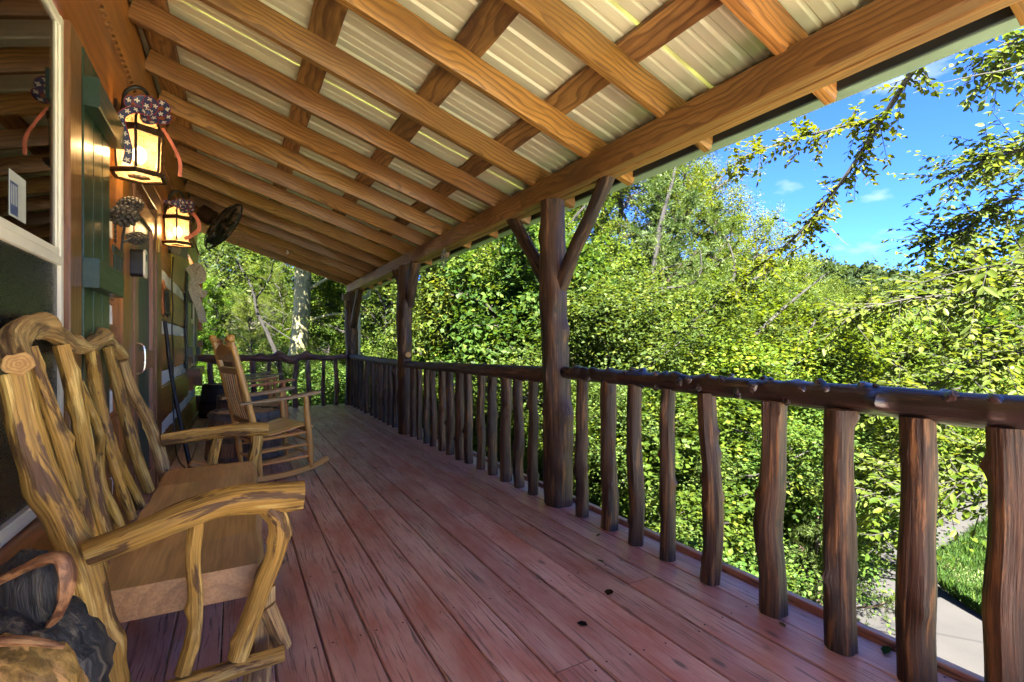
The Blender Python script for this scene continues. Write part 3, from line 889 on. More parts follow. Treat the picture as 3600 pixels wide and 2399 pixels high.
# screen door
dr = put('screen_door', cat_geo(
    box(WX - 0.02, WX + 0.022, 3.70, 3.83, 0.02, 2.06, 0.004, 'z'), box(WX - 0.02, WX + 0.022, 4.44, 4.56, 0.02, 2.06, 0.004, 'z'),
    box(WX - 0.019, WX + 0.021, 3.83, 4.44, 0.935, 1.065, 0.004), box(WX - 0.019, WX + 0.021, 3.83, 4.44, 1.94, 2.06, 0.004),
    box(WX - 0.019, WX + 0.021, 3.83, 4.44, 0.02, 0.20, 0.004)), M['door'], cab)
put('upper_screen', box(WX - 0.004, WX + 0.000, 3.82, 4.45, 1.06, 1.945, 0.0005, 'z'), M['screen_teal'], dr)
put('lower_screen', box(WX - 0.004, WX + 0.000, 3.82, 4.45, 0.195, 0.94, 0.0005, 'z'), M['screen_teal'], dr)
put('handle', tube([(WX + 0.02, 3.765, 0.925), (WX + 0.055, 3.765, 0.945), (WX + 0.062, 3.765, 1.02), (WX + 0.055, 3.765, 1.095), (WX + 0.02, 3.765, 1.115)], [0.007], 8, 16, rough=0), M['chrome'], dr)
put('jamb', cat_geo(box(WX - 0.03, WX + 0.028, 3.48, 3.60, -0.01, 2.13, 0.004, 'z'), box(WX - 0.03, WX + 0.030, 3.64, 3.695, -0.01, 2.13, 0.003, 'z')), M['door'], cab)
put('jamb', cat_geo(box(WX - 0.03, WX + 0.034, 4.565, 4.73, -0.01, 2.13, 0.004, 'z'),), M['trim'], cab)
put('door_head', box(WX - 0.03, WX + 0.028, 3.48, 4.73, 2.135, 2.27, 0.004), M['trim'], cab)
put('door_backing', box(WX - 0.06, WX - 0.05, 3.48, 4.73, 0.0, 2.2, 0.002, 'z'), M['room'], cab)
for z in (0.35, 1.86):
    put('hinge', cat_geo(box(WX + 0.034, WX + 0.040, 4.52, 4.60, z - 0.045, z + 0.045, 0.002, 'z'), tube([(WX + 0.042, 4.562, z - 0.05), (WX + 0.042, 4.562, z + 0.05)], [0.007], 8, 3, rough=0)), M['brass'], cab)
put('base_trim', box(WX - 0.02, WX + 0.04, 4.92, 9.40, -0.005, 0.045, 0.004), M['trim'], cab)

# ------------------------------------------------------------------ porch roof
SL = -0.318
def rz(x, lift=0.0): return 3.0 + SL * (x + 0.55) + lift
cs = math.cos(math.atan(SL))
roof = thing('porch_roof', (0.8, 3.0, 2.1), 'lean-to porch roof of pale metal sheet on pine rafters and purlins', 'porch roof')
RY = [1.115 + 0.605 * k for k in range(-5, 15)]
RE = -2.0      # the near end of the roof, behind the camera
rs = np.random.default_rng(9)
for y in RY:
    th, dp = 0.047 + rs.uniform(-0.003, 0.004), 0.146
    o_ = rs.normal(0, 0.003)
    xa, xb = -0.525, 2.205 + rs.uniform(-0.012, 0.010)
    p0, p1 = np.array((xa, y + th / 2 + o_, rz(xa, dp / 2 / cs - 0.006))), np.array((xb, y + th / 2 + o_, rz(xb, dp / 2 / cs - 0.006)))
    put('rafter', sweep([p0, p1], rect(th, dp, 0.004), (0, 0, 1), n=9, jit=0.0007, seed=int(y * 10) % 91), M['rafter'], roof)
for xc, wd in ((-0.43, 0.17), (0.43, 0.148), (1.06, 0.142), (1.61, 0.138), (2.08, 0.11)):
    ys_ = [RE] + [RY[k] + 0.02 for k in (6, 9, 12, 16)] + [9.70]
    for a, b in zip(ys_[:-1], ys_[1:]):
        z = rz(xc, 0.147 + 0.019)
        ww = wd + rs.uniform(-0.01, 0.012)
        put('purlin', sweep([(xc, a + 0.001, z), (xc, b - 0.001, z)], rect(ww, 0.034, 0.003), (-SL, 0, 1), n=10, jit=0.0022, seed=int(a * 7 + xc * 13) % 89), M['purlin'], roof)
# metal sheets, ribs running down the slope
def sheet(y0, y1, mat):
    px = [(0.0, 0.0)]
    prof = []
    wd = y1 - y0
    t = 0.0
    marks = [0.0, 0.225, 0.45, 0.675, wd]
    for mk in marks:
        if mk > wd + 1e-6: continue
        for (d, h) in ((-0.024, 0.0), (-0.012, 0.011), (0.012, 0.011), (0.024, 0.0)):
            yy = mk + d
            if -0.031 <= yy <= wd + 0.031: prof.append((yy, h))
        if mk + 0.225 <= wd:
            for (d, h) in ((0.068, 0.0), (0.075, 0.004), (0.085, 0.004), (0.092, 0.0), (0.135, 0.0), (0.142, 0.004), (0.152, 0.004), (0.159, 0.0)):
                prof.append((mk + d, h))
    prof = sorted(prof)
    V, G, F, Mi = [], [], [], []
    xs = np.linspace(-0.60, 2.30, 8)
    m = len(prof)
    for i, x_ in enumerate(xs):
        for (a, h) in prof:
            V.append((x_, y0 + a, rz(x_, 0.147 + 0.040 + h))); G.append((a, h, x_))
    for i in range(len(xs) - 1):
        for k in range(m - 1):
            F.append((i * m + k, (i + 1) * m + k, (i + 1) * m + k + 1, i * m + k + 1)); Mi.append(0)
    return np.array(V), F, np.array(G), Mi
for k in range(13):
    g = sheet(RE + 0.904 * k, RE + 0.904 * (k + 1) - 0.001, None)
    o = put('roof_sheet', g, M['sheet'], roof, smooth=20)
    sd = o.modifiers.new('thick', 'SOLIDIFY'); sd.thickness = 0.0012; sd.offset = 1
# eave beam in three lengths
for (a, b) in ((RE, 3.12), (3.123, 6.30), (6.303, 9.62)):
    for (xa, nm) in ((1.875, 0), (1.944, 1)):
        put('beam', sweep([(xa, a, 2.170), (xa, b, 2.170)], rect(0.0685, 0.150 + 0.002 * nm, 0.006), (0, 0, 1), n=14, jit=0.0009, seed=int(a * 3) % 50 + nm), M['beam'], roof)
put('fascia_board', box(2.192, 2.206, RE, 9.72, 2.168, 2.31, 0.002), M['fascia'], roof)
gp = [(2.209, 2.31), (2.209, 2.178), (2.214, 2.168), (2.280, 2.164), (2.305, 2.172), (2.325, 2.200), (2.334, 2.235), (2.334, 2.262), (2.327, 2.262), (2.327, 2.237), (2.318, 2.205), (2.300, 2.180), (2.278, 2.172), (2.216, 2.176), (2.214, 2.31)]
V = [(px_, y, pz_) for y in (RE, 9.74) for (px_, pz_) in gp]
mgp = len(gp)
F = [(k, mgp + k, mgp + (k + 1) % mgp, (k + 1) % mgp) for k in range(mgp)] + [tuple(range(mgp)), tuple(mgp + k for k in range(mgp - 1, -1, -1))]
put('gutter', (np.array(V), F, np.array([(p[0], p[2], p[1]) for p in V]), [0] * len(F)), M['gutter'], roof, smooth=50)
put('downspout', sweep([(2.25, 9.55, 2.19), (2.25, 9.56, 2.12), (2.23, 9.58, 2.06), (2.10, 9.64, 1.99), (2.07, 9.66, 1.93), (2.07, 9.66, 0.9), (2.07, 9.66, -1.0)], rect(0.075, 0.055, 0.012), (1, 0, 0.2), n=40), M['gutter'], roof)

# ------------------------------------------------------------------ log posts
def kn(n, L, seed, h=(0.006, 0.016), s=(0.012, 0.024)):
    r_ = np.random.default_rng(seed)
    return [(r_.uniform(0.05, L), r_.uniform(0, 2 * math.pi), r_.uniform(*h), r_.uniform(*s)) for _ in range(n)]
def brace(path, rad, seed, parent, mat):
    return put('brace', tube(path, rad, 12, 16, seed, rough=0.10, flute=0.05, nf=5, rfreq=6), [M[mat], M['cedar_cut']], parent)
p1 = thing('cedar_post', (1.955, 2.80, 0), 'thick near cedar log post with two branch braces forming a Y', 'post', 'log posts holding up the porch roof')
put('trunk', tube([(1.965, 2.81, 0.0), (1.945, 2.80, 0.5), (1.935, 2.80, 1.0), (1.91, 2.80, 1.5), (1.905, 2.80, 2.092)], [0.098, 0.100, 0.094, 0.092, 0.083], 24, 48, 3, rough=0.06, flute=0.03, nf=7, knots=[(1.42, 4.2, 0.028, 0.035), (1.2, 4.9, 0.03, 0.03), (0.62, 4.8, 0.045, 0.05), (0.46, 4.9, 0.03, 0.05), (1.85, 3.0, 0.02, 0.03), (0.9, 3.2, 0.012, 0.03), (0.3, 4.4, 0.02, 0.06)] + kn(8, 2.0, 1)), [M['cedar'], M['cedar_cut']], p1)
brace([(1.935, 2.74, 1.50), (1.93, 2.60, 1.70), (1.93, 2.40, 1.93), (1.93, 2.25, 2.12)], [0.050, 0.047, 0.044, 0.046], 5, p1, 'bark_brace')
brace([(1.93, 2.88, 1.52), (1.93, 3.05, 1.72), (1.93, 3.22, 1.90), (1.93, 3.40, 2.12)], [0.050, 0.050, 0.048, 0.050], 6, p1, 'bark_brace')
p2 = thing('cedar_post', (1.85, 5.98, 0), 'middle cedar log post with a forked top and sawn stub above the rail', 'post', 'log posts holding up the porch roof')
put('trunk', tube([(1.86, 5.98, 0.0), (1.855, 5.98, 0.5), (1.845, 5.99, 1.0), (1.84, 5.98, 1.5), (1.86, 6.0, 2.092)], [0.094, 0.097, 0.088, 0.096, 0.086], 22, 44, 13, rough=0.07, flute=0.035, nf=5, knots=[(1.62, 4.6, 0.04, 0.05), (1.3, 1.9, 0.03, 0.05), (0.45, 2.2, 0.04, 0.05), (1.15, 4.9, 0.025, 0.04)] + kn(10, 2.0, 2, (0.008, 0.025))), [M['cedar'], M['cedar_cut']], p2)
put('stub', tube([(1.86, 5.93, 0.97), (1.84, 5.82, 0.985)], [0.045, 0.038], 12, 4, 2, 0.04), [M['cedar'], M['bench_cut']], p2)
brace([(1.88, 5.92, 1.60), (1.88, 5.80, 1.80), (1.88, 5.66, 2.10)], [0.062, 0.058, 0.060], 8, p2, 'bark_brace')
brace([(1.86, 6.06, 1.70), (1.88, 6.25, 1.92), (1.88, 6.50, 2.10)], [0.062, 0.056, 0.055], 9, p2, 'cedar')
p3 = thing('cedar_post', (1.90, 9.42, 0), 'far corner cedar log post with one leaning brace beside the downspout', 'post', 'log posts holding up the porch roof')
put('trunk', tube([(1.88, 9.42, 0.0), (1.89, 9.42, 0.5), (1.90, 9.42, 1.0), (1.88, 9.43, 1.5), (1.87, 9.43, 2.092)], [0.108, 0.105, 0.112, 0.118, 0.085], 20, 40, 23, rough=0.06, flute=0.03, nf=6, knots=kn(9, 2.0, 3, (0.01, 0.03))), [M['cedar'], M['cedar_cut']], p3)
brace([(1.91, 9.36, 1.45), (1.92, 9.15, 1.75), (1.92, 8.86, 2.11)], [0.075, 0.065, 0.062], 10, p3, 'cedar')

# ------------------------------------------------------------------ railings
def railing(label, rail_path, rail_rad, rail_mat, rail_knots, bals, seed, nrm='x', rail_seg=18, rail_n=None, bmat='cedar', extra=()):
    c = np.mean(np.array(rail_path), axis=0)
    t = thing('log_railing', (c[0], c[1], 0), label, 'railing')
    L = np.linalg.norm(np.array(rail_path[-1]) - np.array(rail_path[0]))
    put('top_rail', cat_geo(tube(rail_path, rail_rad, rail_seg, rail_n or int(L / 0.03), seed, rough=0.05, flute=0.02, nf=5, knots=rail_knots), *extra), [M[rail_mat], M[rail_mat] if extra else M['cedar_cut']], t)
    r_ = np.random.default_rng(seed)
    for k, b in enumerate(bals):
        (bx_, by_, rad, top, bend, kseed) = b
        n = 22 if rad > 0.04 else 16
        pts = []
        for s in np.linspace(0, 1, 6):
            jx, jy = r_.normal(0, 0.004), r_.normal(0, 0.004)
            dx, dy = (jx, jy + bend * math.sin(s * math.pi * 1.5)) if nrm == 'x' else (jx + bend * math.sin(s * math.pi * 1.5), jy)
            pts.append((bx_ + dx, by_ + dy, s * top))
        rr = [rad * f for f in (1.05, 1.0, 1.06, 0.98, 0.95, 0.94)]
        nk = r_.integers(3, 8)
        put('baluster', tube(pts, rr, 20, n * 2, seed * 10 + k, rough=0.08, flute=0.05, nf=int(r_.integers(3, 7)), rfreq=3.5, knots=kn(nk, 0.85, kseed, (0.008, 0.024), (0.009, 0.018))), [M[bmat], M['cedar_cut']], t)
    return t
rk = []
r_ = np.random.default_rng(44)
for k in range(46):
    rk.append((r_.uniform(0.05, 5.6), r_.choice([0.0, 0.35, 0.7, 1.2, 5.8, 1.6]) + r_.uniform(-0.2, 0.2), r_.uniform(0.008, 0.020), r_.uniform(0.014, 0.026)))
def stubs(path, rad, n, seed, h=(0.016, 0.034)):
    r_ = np.random.default_rng(seed)
    Q = crom(path, 200); T, U, W = frames(Q, (0, 0, 1))
    gs = []
    for k in range(n):
        i = int(r_.integers(3, 190)); a = r_.choice([0.0, 0.3, 0.6, 0.9, 1.3, -0.4, -0.8, 2.2]) + r_.normal(0, 0.2)
        rr = np.interp(i / 199, np.linspace(0, 1, len(rad)), rad)
        e = U[i] * math.cos(a) + W[i] * math.sin(a)
        d = unit(e + T[i] * r_.uniform(-0.7, 0.7))
        q = r_.uniform(0.009, 0.018)
        gs.append(tube([Q[i] + e * rr * 0.72, Q[i] + e * rr * 0.95, Q[i] + e * rr * 0.9 + d * r_.uniform(*h)], [q * 1.9, q * 1.35, q * 0.75], 8, 6, int(r_.integers(99)), rough=0.15))
    return gs
NR = [(1.945, 2.73, 0.918), (1.948, 1.9, 0.912), (1.95, 1.2, 0.908), (1.95, 0.4, 0.905), (1.95, 0.0, 0.905), (1.95, -0.45, 0.905)]
NRR = [0.040, 0.044, 0.050, 0.054, 0.056, 0.056]
railing('near section of log railing with a knobbly dark top rail and nine thick balusters',
        [(1.945, 2.73, 0.918), (1.948, 1.9, 0.912), (1.95, 1.2, 0.908), (1.95, 0.4, 0.905), (1.95, 0.0, 0.905), (1.95, -0.45, 0.905)], [0.040, 0.044, 0.050, 0.054, 0.056, 0.056], 'cedar_dark', rk,
        [(1.952, 2.525, 0.040, 0.890, 0.010, 1), (1.955, 2.275, 0.047, 0.885, 0.004, 2), (1.936, 2.033, 0.041, 0.882, -0.008, 3), (1.938, 1.798, 0.038, 0.880, 0.006, 4), (1.930, 1.532, 0.042, 0.875, -0.024, 5),
         (1.927, 1.231, 0.050, 0.872, 0.003, 6), (1.926, 0.968, 0.050, 0.868, -0.004, 7), (1.940, 0.735, 0.050, 0.866, 0.003, 8), (1.945, 0.520, 0.048, 0.864, 0.0, 9), (1.945, 0.22, 0.055, 0.864, 0.0, 19), (1.945, -0.15, 0.055, 0.864, 0.0, 20)],
        4, rail_seg=24, rail_n=230, extra=stubs(NR, NRR, 48, 5, (0.012, 0.026)))
midY = [5.73, 5.51, 5.27, 5.08, 4.83, 4.61, 4.37, 4.19, 3.93, 3.72, 3.49, 3.29, 3.08]
midr = [0.036, 0.034, 0.036, 0.034, 0.042, 0.042, 0.050, 0.040, 0.038, 0.042, 0.046, 0.040, 0.036]
railing('middle section of log railing between the two nearer posts, smoother top rail',
        [(1.86, 5.92, 0.865), (1.885, 5.0, 0.872), (1.905, 4.0, 0.885), (1.925, 2.88, 0.893)], [0.042, 0.046, 0.052, 0.060], 'cedar', kn(16, 3.0, 12, (0.006, 0.014), (0.01, 0.018)),
        [(1.865 + 0.02 * (6 - y) , y, r, 0.835 + 0.006 * (6 - y), 0.006 * (-1) ** k, 30 + k) for k, (y, r) in enumerate(zip(midY, midr))], 5)
farY = [9.22, 8.95, 8.70, 8.44, 8.11, 7.76, 7.49, 7.24, 6.99, 6.74, 6.49, 6.22]
railing('far section of log railing between the middle and corner posts, slender knotty balusters',
        [(1.885, 9.34, 0.895), (1.87, 8.2, 0.880), (1.86, 7.0, 0.872), (1.855, 6.06, 0.868)], [0.048, 0.05, 0.05, 0.046], 'cedar', kn(14, 3.0, 13, (0.006, 0.014), (0.01, 0.018)),
        [(1.87, y, 0.036 + 0.008 * (k % 3 == 1), 0.85, 0.008 * (-1) ** k, 50 + k) for k, y in enumerate(farY)], 6)
endX = [-0.35, 0.02, 0.27, 0.50, 0.69, 0.93, 1.14, 1.40, 1.62]
railing('end railing across the far side of the porch with a wavy reddish top rail',
        [(-0.53, 9.46, 0.895), (-0.30, 9.45, 0.878), (0.10, 9.45, 0.888), (0.45, 9.45, 0.870), (0.70, 9.46, 0.892), (0.82, 9.45, 0.862), (1.10, 9.45, 0.896), (1.45, 9.45, 0.872), (1.80, 9.44, 0.893)],
        [0.055, 0.072, 0.058, 0.055, 0.060, 0.070, 0.052, 0.055, 0.046, 0.042], 'cedar_red', [(0.9, 0.3, 0.05, 0.05), (1.2, 0.1, 0.06, 0.045), (1.42, 3.2, 0.05, 0.05), (1.65, 0.2, 0.06, 0.04), (0.3, 3.0, 0.04, 0.06)] + kn(10, 2.3, 14, (0.008, 0.02), (0.015, 0.03)),
        [(x_, 9.45, r, 0.84, 0.012 * (-1) ** k, 70 + k) for k, (x_, r) in enumerate(zip(endX, (0.045, 0.036, 0.046, 0.036, 0.036, 0.046, 0.042, 0.034, 0.040)))], 7, nrm='y', bmat='cedar_red')

# ================================================================== FURNITURE
# ------------------------------------------------------------------ rustic log bench
bench = thing('log_bench', (-0.13, 2.44, 0), 'rustic peeled-log bench with a plank seat and crooked branch back in the foreground', 'bench')
BM = [M['bench'], M['bench_cut']]
BG = [M['bench_grey'], M['bench_cut']]
def blog(name, pts, rad, seed, mats=BM, seg=18, n=None, rough=0.10, knots=(), flute=0.045):
    knots = list(knots) + kn(3, 0.5, seed, (0.004, 0.010), (0.008, 0.014))
    return put(name, tube(pts, rad, seg, n or 10 * len(pts), seed, rough=rough, flute=flute, nf=5, knots=knots, rfreq=7), mats, bench)
# slab seat with a waney front edge
prof = [(-0.215, -0.046), (0.20, -0.048), (0.222, -0.02), (0.215, 0.03), (0.195, 0.046), (-0.20, 0.046), (-0.215, 0.03)]
put('seat', sweep([(-0.135, 1.69, 0.386), (-0.128, 2.2, 0.386), (-0.118, 2.7, 0.386), (-0.112, 3.21, 0.386)], [(-a, b) for a, b in prof][::-1], (0, 0, 1), n=24, jit=0.0022, seed=2), [M['slab'], M['slab']], bench)
blog('back_post', [(-0.478, 1.66, 1.03), (-0.440, 1.655, 0.826), (-0.394, 1.66, 0.675), (-0.346, 1.67, 0.518), (-0.317, 1.665, 0.362), (-0.286, 1.66, 0.20), (-0.27, 1.66, 0.0)], [0.034, 0.036, 0.038, 0.040, 0.039, 0.040, 0.044], 31, knots=[(0.75, 0.6, 0.02, 0.03), (0.3, 2.0, 0.015, 0.03)])
blog('back_post', [(-0.481, 3.02, 1.025), (-0.455, 3.07, 0.887), (-0.411, 3.21, 0.718), (-0.375, 3.27, 0.568), (-0.335, 3.27, 0.384), (-0.28, 3.27, 0.0)], [0.024, 0.026, 0.028, 0.030, 0.032, 0.036], 32, BG)
blog('crest_log', [(-0.452, 1.60, 1.055), (-0.478, 1.66, 1.085), (-0.500, 1.75, 1.118), (-0.511, 1.87, 1.150), (-0.511, 1.99, 1.152), (-0.506, 2.132, 1.132), (-0.501, 2.23, 1.106), (-0.499, 2.44, 1.096), (-0.503, 2.60, 1.114), (-0.506, 2.78, 1.130), (-0.499, 2.93, 1.096), (-0.487, 3.06, 1.050)],
     [0.030, 0.032, 0.033, 0.033, 0.032, 0.031, 0.027, 0.027, 0.033, 0.030, 0.027, 0.025], 33, BG, n=80, knots=[(0.42, 0.3, 0.02, 0.03), (1.16, 0.1, 0.022, 0.03), (0.72, 0.0, 0.012, 0.03)])
for nm, pts, rad, sd, mm in (
    ('spindle', [(-0.497, 1.83, 1.095), (-0.468, 1.836, 0.969), (-0.426, 1.862, 0.784), (-0.387, 1.857, 0.615), (-0.345, 1.85, 0.43)], [0.018, 0.020, 0.021, 0.021, 0.021], 34, BM),
    ('spindle', [(-0.498, 2.134, 1.10), (-0.474, 2.13, 0.992), (-0.447, 2.10, 0.876), (-0.413, 2.04, 0.727), (-0.392, 2.01, 0.634), (-0.345, 1.99, 0.43)], [0.023, 0.026, 0.024, 0.021, 0.020, 0.020], 35, BM),
    ('spindle', [(-0.466, 2.19, 0.975), (-0.442, 2.253, 0.853), (-0.423, 2.264, 0.772), (-0.406, 2.15, 0.697), (-0.390, 2.11, 0.629), (-0.367, 2.153, 0.528), (-0.345, 2.17, 0.43)], [0.012, 0.015, 0.015, 0.016, 0.016, 0.016, 0.016], 36, BM),
    ('spindle', [(-0.492, 2.49, 1.072), (-0.463, 2.42, 0.946), (-0.432, 2.376, 0.809), (-0.399, 2.388, 0.666), (-0.361, 2.49, 0.501), (-0.345, 2.53, 0.43)], [0.023, 0.023, 0.021, 0.020, 0.020, 0.020], 37, BM),
    ('spindle', [(-0.425, 2.293, 0.778), (-0.402, 2.33, 0.678), (-0.389, 2.329, 0.622), (-0.355, 2.364, 0.475), (-0.345, 2.37, 0.43)], [0.013, 0.015, 0.016, 0.016, 0.016], 38, BM),
    ('spindle', [(-0.495, 2.80, 1.09), (-0.464, 2.78, 0.951), (-0.428, 2.745, 0.791), (-0.390, 2.732, 0.627), (-0.358, 2.765, 0.485), (-0.345, 2.78, 0.43)], [0.022, 0.023, 0.024, 0.024, 0.024, 0.024], 39, BM)):
    blog(nm, pts, rad, sd, mm, seg=14)
blog('arm', [(-0.325, 1.60, 0.575), (-0.21, 1.605, 0.606), (-0.096, 1.61, 0.642), (-0.008, 1.615, 0.656), (0.09, 1.615, 0.652), (0.181, 1.615, 0.645)], [0.032, 0.034, 0.037, 0.040, 0.042, 0.042], 40, knots=[(0.2, 5.0, 0.008, 0.02)])
blog('arm', [(-0.345, 3.25, 0.585), (-0.155, 3.24, 0.604), (0.02, 3.235, 0.612), (0.172, 3.23, 0.604)], [0.034, 0.036, 0.036, 0.036], 41)
blog('arm_support', [(0.085, 1.615, 0.622), (0.112, 1.615, 0.575), (0.108, 1.615, 0.50), (0.070, 1.615, 0.392), (0.036, 1.615, 0.294), (0.006, 1.615, 0.20)], [0.030, 0.029, 0.026, 0.026, 0.026, 0.027], 42, knots=[(0.22, 4.5, 0.012, 0.02)])
blog('arm_support', [(-0.094, 1.615, 0.61), (-0.102, 1.615, 0.513), (-0.096, 1.615, 0.411), (-0.099, 1.615, 0.312), (-0.125, 1.615, 0.20)], [0.020, 0.019, 0.019, 0.018, 0.021], 43)
blog('arm_support', [(0.112, 3.235, 0.575), (0.105, 3.235, 0.50), (0.085, 3.235, 0.40), (0.075, 3.235, 0.20)], [0.034, 0.032, 0.030, 0.030], 44, seg=12)
blog('arm_support', [(-0.09, 3.24, 0.575), (-0.112, 3.24, 0.44), (-0.115, 3.24, 0.20)], [0.028, 0.026, 0.026], 45, seg=12)
blog('foot_rail', [(-0.30, 1.61, 0.155), (-0.10, 1.61, 0.170), (0.128, 1.61, 0.180)], [0.024, 0.024, 0.023], 46)
blog('foot_rail', [(-0.28, 3.24, 0.165), (0.12, 3.235, 0.175)], [0.028, 0.027], 47, seg=12)
blog('leg', [(0.075, 1.72, 0.345), (0.070, 1.72, 0.20), (0.055, 1.72, 0.0)], [0.034, 0.036, 0.040], 48, BG)
blog('leg', [(0.07, 3.15, 0.345), (0.07, 3.15, 0.0)], [0.042, 0.046], 49, BG, seg=12)
blog('leg_stub', [(0.085, 1.70, 0.29), (0.112, 1.695, 0.215), (0.136, 1.69, 0.150)], [0.026, 0.025, 0.020], 50, BG, seg=12)

# ------------------------------------------------------------------ rocking chairs
def make_chair(loc, rot, label, wood, worn):
    t = thing('rocking_chair', loc, label, 'rocking chair', 'rocking chairs along the cabin wall', R(rot))
    W_, A_ = M[wood], M[worn]
    def P(nm, g, m): return put(nm, g, m, t, world=False)
    for s in (-1, 1):
        y = 0.255 * s
        P('back_post', cat_geo(tube([(-0.115, y, 0.045), (-0.135, y, 0.22), (-0.165, y, 0.44), (-0.245, y, 0.80), (-0.325, y, 1.125)], [0.016, 0.026, 0.027, 0.026, 0.022], 14, 22, 0, rough=0),
                               lathe([(0.012, 0.0), (0.016, 0.012), (0.026, 0.022), (0.031, 0.040), (0.029, 0.056), (0.018, 0.068), (0.004, 0.073)], (-0.323, y, 1.115), (-0.24, 0, 0.97), 14)), W_)
        yf = 0.285 * s
        P('front_post', tube([(0.285, yf, 0.055), (0.275, yf, 0.14), (0.262, yf, 0.30), (0.245, yf, 0.48), (0.232, yf, 0.672)], [0.014, 0.024, 0.027, 0.025, 0.021], 14, 18, 0, rough=0), W_)
        ya = 0.285 * s
        P('arm', sweep([(-0.275, ya * 0.93, 0.640), (-0.12, ya, 0.650), (0.10, ya * 1.02, 0.668), (0.30, ya * 1.03, 0.694), (0.345, ya * 1.03, 0.700)], [(a * 1.0, b) for a, b in rect(0.085, 0.026, 0.010)], (0, 0, 1), n=18, scale=[0.72, 0.9, 1.0, 1.05, 0.7]), A_)
        P('rocker', sweep([(-0.50, y * 1.06, 0.125), (-0.36, y * 1.06, 0.070), (-0.18, y * 1.06, 0.034), (0.0, y * 1.06, 0.027), (0.18, y * 1.06, 0.038), (0.33, y * 1.06, 0.072), (0.43, y * 1.06, 0.110)], rect(0.036, 0.046, 0.008), (0, 0, 1), n=26), W_)
        for z0, z1 in ((0.335, 0.365), (0.235, 0.262), (0.135, 0.158)):
            P('rung', tube([(-0.138, y * 1.0, z0), (0.04, y * 1.06, (z0 + z1) / 2), (0.27, yf, z1)], [0.010, 0.014, 0.010], 8, 9, 0, rough=0), W_)
    for (x_, z, y) in ((0.268, 0.285, 0.28), (0.272, 0.175, 0.28), (-0.138, 0.30, 0.25), (-0.128, 0.16, 0.25)):
        P('rung', tube([(x_, -y, z), (x_, 0, z), (x_, y, z)], [0.010, 0.014, 0.010], 8, 9, 0, rough=0), W_)
    # seat of long slats curving from back to front
    for k in range(9):
        y = -0.236 + k * 0.059
        sp = 0.80 + 0.2 * 1
        P('seat_slat', sweep([(-0.158, y * 0.9, 0.388), (-0.07, y * 0.93, 0.366), (0.05, y * 0.98, 0.382), (0.20, y * 1.04, 0.418), (0.265, y * 1.06, 0.418), (0.30, y * 1.07, 0.400)], rect(0.047, 0.016, 0.004), (0, 0, 1), n=16), W_)
    P('seat_rail', box(0.235, 0.262, -0.275, 0.275, 0.372, 0.402, 0.004, 'x') if False else board((0.248, -0.275, 0.385), (0.248, 0.275, 0.385), 0.028, 0.036, (0, 0, 1)), W_)
    P('seat_rail', board((-0.150, -0.25, 0.355), (-0.150, 0.25, 0.355), 0.028, 0.036, (0, 0, 1)), W_)
    def bx_(z): return -0.165 - (z - 0.44) * 0.236
    # crest: arched board with a hand slot under it
    n = 13
    V, G = [], []
    for i in range(n):
        y = -0.24 + 0.48 * i / (n - 1)
        top = 1.035 + 0.075 * (1 - (y / 0.24) ** 2) ** 0.8
        bot = 0.975
        for (z, d) in ((bot, -0.011), (top, -0.011), (top, 0.011), (bot, 0.011)):
            V.append((bx_(z) + d, y, z)); G.append((d, z, y))
    F = [(i * 4 + k, i * 4 + (k + 1) % 4, i * 4 + 4 + (k + 1) % 4, i * 4 + 4 + k) for i in range(n - 1) for k in range(4)] + [(3, 2, 1, 0), tuple((n - 1) * 4 + k for k in range(4))]
    P('crest_rail', (np.array(V), F, np.array(G), [0] * len(F)), W_)
    for z, h in ((0.895, 0.055), (0.475, 0.055)):
        P('back_rail', board((bx_(z), -0.25, z), (bx_(z), 0.25, z), 0.024, h, (-0.25, 0, 0.97)), W_)
    for k in range(7):
        y = -0.186 + k * 0.062
        P('back_slat', sweep([(bx_(0.49), y, 0.49), (bx_(0.68) - 0.012, y, 0.68), (bx_(0.90), y, 0.90)], rect(0.026, 0.012, 0.003), (1, 0, 0), n=8), W_)
    return t
make_chair((0.225, 4.70, 0), 15.0, 'honey-coloured wooden rocking chair nearest the log bench, seen from the side', 'honey', 'honey_worn')
make_chair((0.20, 6.48, 0), 12.0, 'amber wooden rocking chair, second from the log bench, mostly hidden by the first', 'amber', 'amber')
make_chair((0.20, 7.88, 0), 10.0, 'amber wooden rocking chair farthest along the porch, only its arms showing', 'amber', 'honey_worn')

